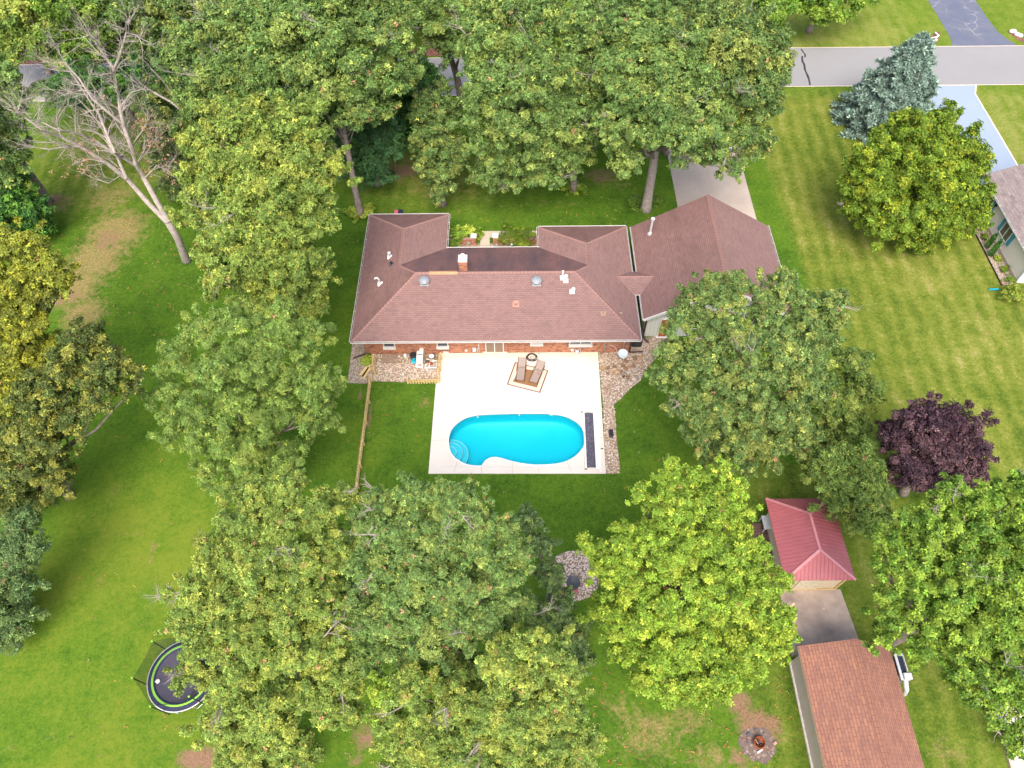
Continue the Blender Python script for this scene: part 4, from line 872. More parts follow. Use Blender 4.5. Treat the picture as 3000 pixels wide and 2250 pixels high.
tree('oak_tree', 'huge oak in the lower left covering part of the trampoline', 'tree', 'oak_warm', None, (590, 1330), [(560, 1075, 42), (610, 1055, 32), (520, 1130, 50), (600, 1125, 58), (680, 1110, 50), (740, 1075, 34), (480, 1200, 55), (560, 1210, 65), (650, 1200, 65), (430, 1280, 50), (520, 1300, 70), (620, 1300, 72), (395, 1345, 34), (460, 1390, 62), (560, 1400, 74), (660, 1400, 66), (420, 1450, 38), (500, 1480, 62), (600, 1500, 74), (680, 1500, 56), (485, 1565, 50), (560, 1585, 66), (640, 1600, 56), (510, 1640, 38), (600, 1670, 56), (700, 1300, 50), (640, 1035, 22), (715, 1190, 50), (730, 1390, 50), (740, 1460, 50), (745, 1530, 42)], 10, orange=.014, bare=11, group=OAKS, clump=.28)
tree('oak_tree', 'huge green oak directly south of the pool', 'tree', 'oak', None, (960, 1290), [(830, 1085, 42), (900, 1085, 52), (970, 1090, 55), (1030, 1105, 42), (790, 1140, 48), (860, 1160, 62), (950, 1170, 66), (1040, 1180, 60), (1090, 1145, 36), (1125, 1200, 30), (800, 1230, 58), (890, 1250, 72), (990, 1260, 72), (1080, 1260, 62), (760, 1300, 48), (840, 1330, 66), (940, 1350, 74), (1040, 1350, 70), (1125, 1330, 50), (800, 1400, 52), (890, 1430, 66), (990, 1440, 66)], 12, orange=.018, bare=11, group=OAKS, clump=.28)
tree('oak_tree', 'large oak at the bottom edge right of the lower oaks', 'tree', 'oak_warm', None, (1080, 1530), [(1100, 1440, 62), (1180, 1400, 50), (1205, 1455, 46), (1000, 1510, 62), (1080, 1520, 72), (1160, 1530, 62), (1225, 1530, 44), (900, 1500, 58), (870, 1570, 58), (950, 1580, 68), (1050, 1600, 72), (1150, 1610, 66), (1235, 1600, 46), (1280, 1600, 26), (880, 1640, 58), (1000, 1660, 58), (1100, 1670, 58), (1200, 1670, 56), (1255, 1650, 30), (830, 1500, 38, 'maple')], 10, orange=.014, bare=12, group=OAKS, clump=.28)
tree('dense_tree', 'dark blue green tree behind the oak edge beside the gravel circle', 'tree', 'blue', None, (1190, 1260), [(1140, 1130, 32), (1165, 1180, 32), (1195, 1240, 32), (1215, 1300, 34), (1235, 1370, 36), (1255, 1410, 26), (1240, 1440, 26), (1180, 1330, 36)], 6, tone=.95)
MAPLES = 'bright green maples in the back yard'
tree('maple_tree', 'bright yellow green maple with spiky shoots below the pool', 'tree', 'maple', None, (1490, 1250), [(1450, 1000, 13), (1446, 1022, 20), (1435, 1045, 28), (1500, 1030, 26), (1560, 1018, 26), (1592, 1048, 20), (1385, 1072, 26), (1450, 1095, 52), (1520, 1090, 52), (1590, 1105, 40), (1345, 1150, 24), (1262, 1165, 14), (1275, 1185, 20), (1310, 1192, 26), (1360, 1180, 40), (1410, 1180, 55), (1480, 1180, 66), (1560, 1190, 60), (1630, 1180, 30), (1310, 1240, 42), (1380, 1270, 62), (1460, 1280, 70), (1550, 1280, 70), (1630, 1265, 50), (1690, 1255, 18), (1330, 1330, 52), (1410, 1360, 66), (1500, 1380, 70), (1590, 1370, 66), (1655, 1350, 38), (1700, 1330, 16), (1360, 1405, 38), (1440, 1440, 55), (1530, 1450, 55), (1610, 1425, 42), (1680, 1400, 24), (1400, 1475, 30), (1480, 1492, 34), (1560, 1485, 24), (1440, 1515, 14), (1700, 1370, 18)], 8, orange=.001, clump=.25, group=MAPLES, hl=.16, spike=.45, gapy=.85, leafpx=3.2)
tree('maple_tree', 'loose branched maple leaning in from the right edge over the lower shed', 'tree', 'maple_d', None, (2090, 1290), [(2060, 1055, 24), (2028, 1085, 20), (2100, 1080, 28), (2190, 1060, 34), (1960, 1120, 22), (2010, 1130, 36), (2080, 1130, 46), (2150, 1120, 44), (2205, 1130, 38), (1900, 1165, 22), (1950, 1180, 36), (2020, 1190, 46), (2100, 1190, 55), (2180, 1190, 55), (1900, 1230, 26), (1960, 1250, 46), (2040, 1260, 55), (2120, 1260, 60), (2200, 1260, 55), (1915, 1310, 34), (1990, 1330, 50), (2070, 1340, 55), (2150, 1340, 60), (1905, 1378, 28), (1985, 1390, 36), (2060, 1420, 50), (2130, 1430, 52), (2200, 1420, 50), (2080, 1485, 36), (2150, 1500, 42), (2205, 1540, 34), (2185, 1600, 26), (2140, 1550, 20), (2200, 1340, 50)], 9, orange=.0, clump=.28, spike=.45, group=MAPLES, dens=.72, gapy=.62, bare=9, hl=.3, leafpx=3.2)
tree('oak_tree', 'large round oak with a few yellow boughs in front of the garage', 'tree', 'oak_cool', None, (1610, 810), [(1540, 620, 36), (1590, 615, 30), (1500, 650, 36), (1570, 660, 46), (1650, 640, 40), (1690, 608, 26), (1722, 645, 34), (1660, 690, 46), (1740, 700, 40), (1790, 660, 30), (1812, 642, 18), (1800, 700, 30), (1470, 700, 40), (1540, 720, 55), (1610, 740, 56), (1680, 750, 56), (1750, 760, 50), (1450, 770, 42), (1510, 790, 56), (1590, 810, 60), (1670, 820, 56), (1740, 830, 46), (1430, 815, 30), (1490, 870, 52), (1560, 880, 56), (1640, 890, 56), (1710, 890, 46), (1520, 940, 46), (1590, 960, 50), (1660, 960, 46), (1730, 940, 36), (1540, 990, 30), (1610, 1000, 30), (1670, 1008, 20), (1742, 980, 22), (1640, 770, 26, 'maple'), (1665, 795, 22, 'maple'), (1690, 745, 20, 'maple'), (1600, 715, 28, 'oak_warm'), (1500, 735, 26, 'oak_warm')], 9, orange=.012, bare=6, group=OAKS, clump=.28)
tree('dense_tree', 'soft green tree tucked behind the east side of the round oak', 'tree', 'locust', None, (1825, 870), [(1840, 780, 38), (1860, 840, 38), (1820, 860, 45), (1780, 880, 45), (1835, 920, 38), (1790, 950, 34), (1765, 830, 38), (1765, 965, 24), (1880, 860, 20)], 4, tone=.85, clump=.34)
tree('plum_tree', 'round dark purple leaved tree beside the mown lawn', 'tree', 'purple', (1950, 1063), (2010, 965), [(1960, 920, 40), (2020, 905, 40), (2070, 930, 42), (1925, 948, 32), (1980, 975, 52), (2050, 980, 52), (2100, 980, 32), (2000, 1030, 42), (2060, 1030, 38), (1958, 1015, 36), (2020, 1060, 26), (2100, 1020, 24), (1990, 890, 24)], 4.6, orange=0, clump=.3, hl=.25)
tree('small_tree', 'medium green bushy tree hanging over the north corner of the red metal roof', 'tree', 'locust', None, (1845, 1050), [(1800, 1000, 36), (1860, 990, 32), (1778, 1040, 32), (1840, 1050, 48), (1890, 1050, 36), (1800, 1085, 34), (1868, 1095, 40), (1900, 1118, 24), (1893, 1020, 22), (1845, 1125, 26), (1885, 1148, 14), (1760, 1020, 22)], 4.5, tone=1.05, clump=.4)
tree('maple_tree', 'dome shaped yellow green tree beside the neighbouring house', 'tree', 'round', None, (1975, 410), [(1960, 290, 42), (2025, 295, 46), (1905, 330, 46), (1860, 355, 26), (2112, 350, 20), (2000, 275, 26), (2115, 470, 22), (1845, 445, 26), (1995, 530, 20), (1970, 350, 58), (2045, 345, 56), (2088, 380, 36), (1862, 390, 38), (1920, 410, 58), (2000, 420, 62), (2066, 430, 48), (2100, 425, 26), (1872, 450, 38), (1930, 475, 46), (2000, 485, 46), (2058, 485, 34), (1962, 515, 28), (1890, 480, 32), (1850, 425, 26)], 4.2, orange=0, clump=.27, hl=.14, dens=1.15)
print('leaves', NLEAF)


# ------------------------------------------------------------------ dead tree
def px_z(pts):   # list of (x, y, z) in display pixels
    return [Vector(GD(a, b, c_)) for a, b, c_ in pts]
b_ = GD(403, 562); dt = thing('dead_tree', b_, 'tall leafless dead tree with two pale trunks spreading over bare soil', 'tree')
q8 = 2.8126
def limb(L, z0, z1): n_ = len(L); return px_z([(a/q8, b/q8, z0+(z1-z0)*i/(n_-1)) for i, (a, b) in enumerate(L)])
tm = MB(); tm.tube([b_+np.array([0, 0, -.1])]+limb([(1130, 1580), (1080, 1450), (1020, 1350)], .3, 4.4), [.42, .34, .28, .26], 12); tm.build('trunk', M['bark_p'], dt, smooth=True)
LIMBS = [([(1015, 1350), (900, 1240), (770, 1090), (650, 990), (500, 895), (370, 830), (270, 790), (150, 715), (90, 655)], 4.4, 13, .22), ([(770, 1090), (700, 950), (590, 860), (520, 825), (440, 800), (360, 795), (250, 745), (180, 715)], 7.5, 13, .13),
 ([(690, 935), (650, 820), (600, 750), (540, 680), (470, 600), (390, 580)], 9, 14, .11), ([(490, 890), (400, 893), (300, 905), (150, 885)], 10, 11.5, .09), ([(1025, 1350), (960, 1230), (880, 1080), (830, 1000), (790, 900), (750, 770), (735, 650), (710, 520), (700, 430), (730, 320), (770, 200), (768, 130)], 4.4, 19, .22),
 ([(740, 750), (660, 680), (560, 590), (480, 480), (400, 380), (350, 300)], 11, 16, .12), ([(830, 1010), (740, 960), (690, 930), (600, 700), (520, 560), (430, 440), (300, 400)], 8, 15, .13), ([(700, 430), (620, 320), (570, 250), (530, 215)], 15, 18, .08),
 ([(370, 830), (345, 740), (350, 640), (300, 600)], 10.5, 13.5, .06), ([(110, 670), (120, 610), (200, 590)], 12.7, 14, .05), ([(770, 200), (830, 210), (860, 260)], 17.5, 18.5, .05), ([(735, 650), (800, 560), (870, 540)], 13, 15, .05),
 ([(880, 1080), (960, 1000), (1040, 1050)], 7.2, 8, .05), ([(830, 1000), (920, 880), (960, 830)], 8, 9.5, .05), ([(790, 900), (860, 800), (900, 720)], 9.5, 11, .05), ([(640, 985), (540, 960), (440, 1000)], 9, 9.5, .05), ([(740, 1060), (660, 1110), (590, 1090)], 7.8, 8.5, .04)]
for L, z0, z1, r0 in LIMBS:
    P_ = limb(L, z0, z1); mb = MB(); n_ = len(P_)
    for i in range(1, n_-1): P_[i] = P_[i]+Vector((random.uniform(-.1, .1), random.uniform(-.1, .1), random.uniform(-.1, .1)))
    mb.tube(P_, [max(.035, r0*(1-.8*i/(n_-1))) for i in range(n_)], 8)
    for i in range(1, n_):
        if z0 < 5 and i < 3: continue
        dd = (P_[i]-P_[i-1]).normalized(); rr = max(.03, r0*(1-.8*i/(n_-1)))
        for _ in range(random.choice((2, 3)) if i < n_-1 else 4):
            a = Vector((random.uniform(-1, 1), random.uniform(-1, 1), random.uniform(-.4, 1))).normalized()
            t0 = random.random()*.8; twig(mb, P_[i]*(1-t0)+P_[i-1]*t0, dd*.7+a*.8, random.uniform(1.2, 2.6), min(.05, rr*.7), 2, 4, .35)
    mb.build('limb', M['bark_p'], dt)
# few withered leaves on the lower right boughs
Vs, Cs = [], []
for L in (limb([(880, 1080), (960, 1000), (1040, 1050)], 7.2, 8), limb([(830, 1000), (920, 880), (960, 830)], 8, 9.5), limb([(790, 900), (860, 800), (900, 720)], 9.5, 11), limb([(640, 985), (540, 960), (440, 1000)], 9, 9.5)):
    P_ = np.array([L[1]+(L[2]-L[1])*t for t in RNG.uniform(-.6, 1.2, 40)])+RNG.normal(0, .65, (40, 3))
    v_, c_ = leaves(P_, np.tile([[0, 0, 1.]], (40, 1)), .24, .12, 3, np.tile([[.34, .20, .13]], (40, 1))*RNG.uniform(.7, 1.2, (40, 1))); Vs.append(v_); Cs.append(c_)
finish_crown(Vs, Cs, dt, name='withered_leaves')
# bare leaning branches reaching out of the next oak
db = thing('fallen_branch', GD(440, 370), 'bare pale branch leaning out of the shaded tree right of the dead tree', 'branch')
mb = MB()
for L, z0, z1 in (([(1130, 690), (1040, 620), (930, 560), (870, 520), (815, 493)], 8, 11), ([(1110, 670), (1040, 560), (990, 490), (915, 415)], 8.2, 12)):
    P_ = limb(L, z0, z1); mb.tube(P_, [.12, .1, .08, .06, .04][:len(P_)], 7)
    for i in range(2, len(P_)): twig(mb, P_[i], (P_[i]-P_[i-1])+Vector((random.uniform(-.6, .6), 0, .5)), 1.3, .03, 1)
mb.build('limb', M['bark_p'], db)

# ------------------------------------------------------------------ blue spruce
sb = GD(1903, 268); st_h = 0
for hh in range(40, 220):
    v = CM @ (np.array([sb[0], sb[1], hh/10])-np.array([0, 0, CH])); py_ = (CY+F0*v[1]/v[2])/K
    if py_ < 76: st_h = hh/10; break
spt = thing('spruce_tree', sb, 'blue grey spruce with pointed top standing between the road and the round tree', 'tree')
m_ = MB(); m_.tube([sb, sb+np.array([0, 0, st_h*.5]), sb+np.array([0, 0, st_h*.97])], [.22, .13, .03], 8); m_.build('trunk', M['bark'], spt)
Vs, Cs = [], []; lv = 30
for i in range(lv):
    t = (i/(lv-1))**1.0; z_ = .7+(st_h-.9)*t; rad = (1-t)**.68*4.0+.25; nb_ = int(8+13*(1-t)); a0_ = random.uniform(0, 6.28)
    for k in range(nb_):
        a = a0_+6.2832*k/nb_+random.uniform(-.15, .15); rl = rad*random.uniform(.55, 1.18); n_ = int(26*rl/1.2)+8
        s_ = RNG.uniform(.25, 1, n_)**.7; bx = sb[0]+np.cos(a)*rl*s_; by = sb[1]+np.sin(a)*rl*s_; bz = z_-.28*rl*s_+.16*rl*s_**3
        wdt = .34*(1.15-s_)*rl*.55+.1; P_ = np.stack([bx, by, bz], 1)+RNG.normal(0, 1, (n_, 3))*np.stack([wdt*.6, wdt*.6, wdt*.25], 1)
        ax = np.tile([[math.cos(a)*.8, math.sin(a)*.8, .75]], (n_, 1)); b0, b1, b2 = [np.array(q) for q in PAL['spruce']]
        tt = s_[:, None]; col = b1*(1-tt)+b0*tt; col = np.where(RNG.uniform(0, 1, (n_, 1)) < .16, b2, col)*np.exp(RNG.normal(-.12, .3, (n_, 1)))
        v_, c_ = leaves(P_, ax, .40, .13, 5, col, droop=.0, jit=.35, tilt=.9); Vs.append(v_); Cs.append(c_)
finish_crown(Vs, Cs, spt, 'needle')

# ------------------------------------------------------------------ shrubs and small plants
def shrub(name, label, cat, pos, rad, hgt, pal, n=900, L=.12, nl=5, group=None, tone=1.0, wr=.5, clump=.4, droop=.25, stem=True):
    t_ = thing(name, pos, label, cat, group); p = np.array(pos)+np.array([0, 0, hgt*.5])
    v_, c_ = blob_cloud(np.array([0, 0, 0.]), 1.0, 0, n, pal, L/rad, nl, 1, clump, 0, tone, droop, wr)
    v_ = v_*np.array([rad, rad, hgt*.55]); lo = v_[:, 2] < -hgt*.48; v_[lo, 2] = -hgt*.48
    finish_crown([v_+p], [c_], t_, name='foliage')
    if stem: m_ = MB(); m_.tube([pos, (pos[0], pos[1], pos[2]+hgt*.5)], [.05, .02], 6); m_.build('stem', M['bark'], t_)
    return t_
# rings of plants at the oak trunks
def px3(a, b, z=0.0): g_ = G(a, b, z); return (float(g_[0]), float(g_[1]), z)
RG = 'plants ringing the oak trunks'
shrub('hosta_clump', 'yellow green plants left of the forked oak trunk', 'plant', px3(1040, 630), .75, .55, 'hosta', 700, .28, 6, RG, .8)
shrub('hosta_clump', 'yellow green plants right of the forked oak trunk', 'plant', px3(1078, 622), .95, .6, 'hosta', 900, .28, 6, RG, .8)
shrub('hosta_clump', 'bright plants left of the oak trunk behind the east roof wing', 'plant', px3(1664, 556), .7, .5, 'shrub', 600, .26, 6, RG)
shrub('hosta_clump', 'bright plants right of the oak trunk behind the east roof wing', 'plant', px3(1698, 556), .85, .5, 'shrub', 800, .26, 6, RG)
shrub('ground_ivy', 'dark green plants left of the knotted pale oak trunk', 'plant', px3(1865, 602), 1.0, .5, 'maple_d', 1100, .2, 5, RG, .7)
shrub('ground_ivy', 'dark green plants right of the knotted pale oak trunk', 'plant', px3(1917, 593), .75, .5, 'maple_d', 800, .2, 5, RG, .7)
shrub('hosta_clump', 'plants at the foot of the roadside oak trunk', 'plant', px3(1368, 335), 1.0, .6, 'maple_d', 700, .3, 6, RG)
shrub('hosta_clump', 'yellowish plants left of the half hidden oak trunk', 'plant', px3(1520, 490), 1.0, .5, 'hosta', 600, .3, 6, RG, .6)
# courtyard between the wings
def sheetp(name, pts, z, mat): return sheet(name, px2(pts), z, mat)
Gc = lambda a, b, z=0.0: px3(1260+a/6.144, 650+b/6.144, z)
cy0 = 40.2
wy = Gc(785, 395)[1]+.02; sheet('courtyard_gravel', [(hx0+wW-.4, cy0), (eX0+.4, cy0), (eX0+.4, wy), (hx0+wW-.4, wy)], Z1, M['gravel'])
a_ = Gc(905, 300); b_ = Gc(1075, 300); fy = Gc(905, 262)[1]; sheet('front_walk', [(a_[0], cy0), (b_[0], cy0), (b_[0], fy), (a_[0], fy)], Z3, M['walk'])
c1, c2 = Gc(905, 170), Gc(1950, 165); c3 = Gc(905, 262); sheet('garden_walk', [(c1[0], c3[1]-.15), (9.6, c3[1]-.15), (9.6, c1[1]), (c1[0], c1[1])], Z3+.004, M['walk'])
m_ = MB()
for k in range(9): xx = c1[0]+.95*k+.9; m_.box((xx, (c3[1]+c1[1])/2, Z3+.009), (.025, c1[1]-c3[1]+.1, .006))
for yy in (Gc(900, 295)[1], Gc(900, 425)[1]): m_.box(((a_[0]+b_[0])/2, yy, Z3+.009), (b_[0]-a_[0], .03, .006))
struct(m_.build('walk_joint', M['joint']))
def cwall(label, xa, xb, y, h=.62):
    t_ = thing('garden_wall', ((xa+xb)/2, y, 0), label, 'wall', 'low brick courtyard walls'); mb = MB(); mb.box(((xa+xb)/2, y, h/2-.02), (xb-xa, .22, h)); mb.build('wall', M['brick'], t_)
    mb = MB(); k = int((xb-xa)/.085)
    for i in range(k): mb.box((xa+(i+.5)*(xb-xa)/k, y, h+.03), (.06, .27, .07))
    mb.build('coping', M['pink'], t_); return t_
wy = Gc(785, 395)[1]+.02; h_ = .66
pil1, pil2 = Gc(792, 400), Gc(1180, 385)
cwall('low brick wall with coping left of the front walk', hx0+wW-.3, pil1[0]-.23, wy, h_-.1); cwall('low brick wall with coping right of the front walk behind the weeping shrub', pil2[0]+.23, eX0+.3, wy, h_-.1)
for p, lb in ((pil1, 'left brick pillar with white square cap beside the front walk'), (pil2, 'right brick pillar with white square cap beside the front walk')):
    t_ = thing('brick_pillar', (p[0], wy, 0), lb, 'pillar', 'courtyard pillars'); mb = MB(); mb.box((p[0], wy, .42), (.42, .42, .88)); mb.build('pillar', M['brick'], t_); mb = MB(); mb.box((p[0], wy, .91), (.50, .50, .09)); mb.build('cap', M['white'], t_, bevel=.015)
HS = 'hostas along the courtyard wall'
for (a, b, r_, pl, lb) in ((390, 235, .62, 'shrub', 'pale striped hosta nearest the west roof wing'), (565, 215, .66, 'hosta', 'yellow hosta in the middle of the courtyard wall row'), (740, 205, .62, 'hosta', 'cream edged hosta just left of the brick pillar'), (875, 262, .42, 'shrub', 'small hosta at the corner of the front walk')):
    shrub('hosta_plant', lb, 'plant', Gc(a, b), r_, .5, pl, 500, .26, 7, HS, wr=.42)
shrub('round_shrub', 'dense green shrub in the left corner of the courtyard', 'shrub', Gc(430, 400, 0), 1.15, 1.2, 'maple_d', 3200, .13, 5)
shrub('weeping_shrub', 'mounded weeping green shrub right of the front walk', 'shrub', Gc(1590, 400, 0), 1.75, 1.25, 'shrub', 6500, .20, 5, wr=.22, droop=.7, tone=.62)
for a, b, r_, lb in ((695, 405, .22, 'grey boulder on the gravel below the left pillar'), (1197, 445, .24, 'dark boulder on the gravel below the right pillar')):
    t_ = Gc(a, b, .0); m_ = MB(); m_.blob((t_[0], t_[1], .12), (r_, r_*.85, .18), 12, .07); tag(m_.build('boulder', M['boulder'], smooth=True), lb, 'boulder')
p = Gc(1468, 408, 1.2); m_ = MB(); m_.lathe([(0, -.08), (.08, -.05), (.1, .02), (.04, .1), (0, .12)], p, 12); tag(m_.build('garden_ornament', M['dish']), 'small blue white ornament poking out of the weeping shrub', 'ornament')

# chair just beyond the north edge of the west wing
p = G(1172, 625, .45); ct = thing('garden_chair', (p[0], p[1], 0), 'black garden chair with a red cushion behind the west roof wing', 'chair')
p = np.array([p[0], p[1]]); y_ = 45.9; xx = p[0]
m_ = MB(); m_.box((xx, y_, .72), (.62, .62, .06)); m_.build('seat', M['black'], ct); m_ = MB(); m_.box((xx+.02, y_+.95, 1.02), (.72, .85, .06)); m_.build('top_shelf', M['navy'], ct); m_ = MB(); m_.box((xx-.2, y_+.95, 1.09), (.34, .7, .06)); m_.build('cushion', M['red'], ct, bevel=.02)
for sx in (-.3, .3):
    for sy in (-.3, 1.3): m_ = MB(); m_.box((xx+sx, y_+sy, .5 if sy > 0 else .35), (.05, .05, 1.0 if sy > 0 else .7)); m_.build('leg', M['black'], ct)
m_ = MB(); m_.lathe([(.0, -.04), (.16, -.04), (.16, .04), (0, .04)], (xx+.42, y_+.1, .17), 16, mat3=Matrix.Rotation(R(90), 3, 'Y')); m_.build('wheel', M['stone_w'], ct)

# ------------------------------------------------------------------ picket fences
FG = 'new pine picket fences'
def fence(label, a, b, h=.78, posts=(), rails=True, side=-1, gap=.21, wd=.12):
    a = Vector((a[0], a[1], 0)); b = Vector((b[0], b[1], 0)); L = (b-a).length; d = (b-a).normalized(); nrm = Vector((-d.y, d.x, 0))*side; rz = math.atan2(d.y, d.x)
    t_ = thing('picket_fence', (a+b)/2, label, 'fence', FG); mb = MB(); k = int(L/gap)
    for i in range(k+1):
        c0 = a+d*(i*L/max(k, 1))+nrm*.05; hh = h+random.uniform(-.015, .015); mb.box(c0+Vector((0, 0, hh*.5-.03)), (wd, .022, hh-.06), rz+random.uniform(-.03, .03))
        q = c0+Vector((0, 0, hh-.06)); w2 = wd/2; e_ = .011
        mb.add([q-d*w2-nrm*e_, q+d*w2-nrm*e_, q+d*w2+nrm*e_, q-d*w2+nrm*e_, q-nrm*e_+Vector((0, 0, .06)), q+nrm*e_+Vector((0, 0, .06))], [(0, 1, 4), (2, 3, 5), (1, 2, 5, 4), (3, 0, 4, 5)])
    mb.build('picket_panel', M['pine'], t_)
    for zz in (.18, h-.2): mb = MB(); mb.beam(a+Vector((0, 0, zz)), b+Vector((0, 0, zz)), .04, .09); mb.build('rail', M['pine'], t_)
    for q in posts: mb = MB(); c0 = a+d*(L*q)-nrm*.07; mb.box(c0+Vector((0, 0, h*.5)), (.10, .10, h+.04), rz); mb.build('post', M['pine'], t_)
    return t_
fence('long pine picket fence running south from the gravel bed across the lawn', G(1089, 1116), G(1044, 1470), posts=(0, .2, .38, .56, .74, .9, 1), side=-1)
fence('short pine picket fence at the west end of the brick wall by the lumber', G(1097, 1062), G(1098, 1100), posts=(0, 1), side=-1, h=1.0)
fence('thin pine picket fence running along the west edge of the patio', G(1291, 1056), G(1285, 1122), posts=(0, .5, 1), side=-1, h=.95)
fence('short row of pine pickets facing south between the gravel and the lawn', G(1196, 1123), G(1283, 1121), posts=(0, 1), side=-1, h=.60, gap=.19)
# lumber
LG = 'loose pine boards on the gravel'
Bo = [((1081, 1066), (1054, 1100)), ((1084, 1068), (1060, 1101)), ((1085, 1072), (1057, 1113)), ((1086, 1078), (1064, 1110)), ((1088, 1068), (1070, 1098)), ((1080, 1078), (1062, 1106))]
BL = ('longest loose pine board pointing at the lawn', 'loose pine board on the outer left of the heap', 'loose pine board whose end lies farthest south', 'loose pine board crossing the middle of the heap', 'loose pine board on the right of the heap nearest the fence', 'loose pine board lowest in the heap')
for i, (a, b) in enumerate(Bo):
    a, b = G(*a), G(*b); z_ = .04+.03*(i % 3); mb = MB(); mb.beam((a[0], a[1], z_), (b[0], b[1], z_), .13, .025); tag(mb.build('board', M['pine']), BL[i], 'board', LG)
shrub('grass_tuft', 'tuft of long yellow green grass between the lumber and the picket fence', 'plant', px3(1078, 1062), .42, .5, 'hosta', 260, .36, 6, None, wr=.14, droop=.6, stem=False)
# pallet
p0 = G(1118, 1066); p1 = G(1163, 1041); t_ = thing('wood_platform', ((p0[0]+p1[0])/2, (p0[1]+p1[1])/2, 0), 'weathered slatted wooden platform against the brick wall', 'platform')
mb = MB(); k = 15
for i in range(k): mb.box((p0[0]+.06+(p1[0]-p0[0]-.12)*i/(k-1), (p0[1]+p1[1])/2, .13), ((p1[0]-p0[0])/k*.82, p1[1]-p0[1], .03))
mb.build('deck', M['wood_old'], t_)
for yy in (p0[1]+.08, (p0[1]+p1[1])/2, p1[1]-.08): mb = MB(); mb.box(((p0[0]+p1[0])/2, yy, .06), (p1[0]-p0[0]-.02, .09, .11)); mb.build('joist', M['wood_old'], t_)
Gw = lambda a, b, z=0.0: px3(1000+a/5.53, 980+b/5.53, z)
def tub(name, label, cat, p, r_, h, mat, lid=None):
    t_ = thing(name, p, label, cat); mb = MB(); mb.lathe([(r_*.8, 0), (r_, h), (r_*.86, h), (r_*.7, h*.2), (0, h*.2)] if lid is None else [(r_*.85, 0), (r_, h), (0, h)], p, 18); mb.build('body', M[mat], t_)
    if lid: mb = MB(); mb.lathe([(r_*1.06, 0), (r_*1.06, .04), (r_*.5, .07), (0, .07)], (p[0], p[1], h), 18); mb.build('lid', M[lid], t_)
    return t_
tub('flower_pot', 'black pot on the gravel left of the small west fence', 'pot', Gw(463, 368), .16, .3, 'black')
tub('bucket', 'white bucket by the wall between the platform and the black bin', 'bucket', Gw(1042, 372), .12, .3, 'white', 'white')
tub('storage_bin', 'black bin by the brick wall next to the white heater', 'bin', Gw(1180, 395), .27, .5, 'dkgrey', 'black')
t_ = thing('watering_can', Gw(1180, 440), 'turquoise can standing in front of the black bin', 'can'); p = Vector(Gw(1180, 445)); mb = MB(); mb.lathe([(.18, 0), (.2, .12), (.12, .16), (.1, .38), (0, .38)], p, 16); mb.build('body', M['blue'], t_); mb = MB(); mb.tube([p+Vector((.1, 0, .3)), p+Vector((.2, 0, .42)), p+Vector((.05, 0, .5)), p+Vector((-.08, 0, .36))], .018, 6); mb.build('handle', M['blue'], t_)
# pool heater
p = Gw(1280, 500); t_ = thing('pool_heater', p, 'white boxy pool heater with round tops beside the pool pump', 'heater')
mb = MB(); mb.box((p[0], p[1]+.42, .35), (.50, .95, .68)); mb.build('cabinet', M['white'], t_, bevel=.03); mb = MB(); mb.box((p[0], p[1]+.50, .70), (.40, .07, .012)); mb.build('grille', M['dkgrey'], t_)
mb = MB(); mb.box((p[0]-.04, p[1]-.05, .10), (.58, .42, .18)); mb.build('front_pad', M['white'], t_, bevel=.02); mb = MB(); mb.lathe([(0, .0), (.15, 0), (.14, .05), (0, .08)], (p[0], p[1]-.07, .19), 18); mb.build('round_cap', M['pink'], t_)
mb = MB(); mb.lathe([(.17, 0), (.17, .7), (.15, .76), (0, .78)], (p[0]+.1, p[1]+1.0, 0), 20); mb.build('tank', M['white'], t_); mb = MB(); mb.box((p[0], p[1]+.72, .70), (.10, .16, .02)); mb.build('control_plate', M['tan_m'], t_)
# pump + filter
p = Gw(1476, 440); t_ = thing('pool_filter', p, 'cream pool filter tank with black clamp band, pump and white pipes in the gravel', 'pool filter')
mb = MB(); mb.lathe([(.16, 0), (.20, .1), (.21, .62)], (p[0], p[1], 0), 20); mb.build('tank', M['tan_m'], t_); mb = MB(); mb.lathe([(.215, .62), (.235, .62), (.235, .69), (.2, .70)], (p[0], p[1], 0), 20, ring=True); mb.build('clamp_band', M['black'], t_)
mb = MB(); mb.lathe([(.205, .69), (.19, .78), (.08, .84), (0, .85)], (p[0], p[1], 0), 20); mb.build('dome_lid', M['white'], t_); mb = MB(); mb.box((p[0]-.02, p[1]-.42, .03), (.85, .72, .06)); mb.build('slab', M['drive'], t_)
mb = MB(); mb.tube([(p[0]-.34, p[1]-.3, .2), (p[0]+.05, p[1]-.3, .2)], .10, 14); mb.build('pump', M['rust'], t_); mb = MB(); mb.lathe([(.1, 0), (.11, .22), (0, .25)], (p[0]-.38, p[1]-.1, .1), 14); mb.build('strainer', M['dkgrey'], t_)
for pts in ([(-.45, -.75, .25), (.38, -.75, .25), (.38, -.25, .25)], [(-.35, -.9, .05), (-.35, -.75, .25)], [(.0, -.25, .45), (.40, -.25, .45), (.40, -.05, .3)], [(-.45, .0, .3), (-.15, .0, .3)], [(-.5, -.7, .12), (-.5, -.4, .12), (-.3, -.3, .2)], [(-.18, -.72, .26), (-.18, -.3, .26)]):
    mb = MB(); mb.tube([(p[0]+q[0], p[1]+q[1], q[2]) for q in pts], .045, 8); mb.build('pipe', M['white'], t_)
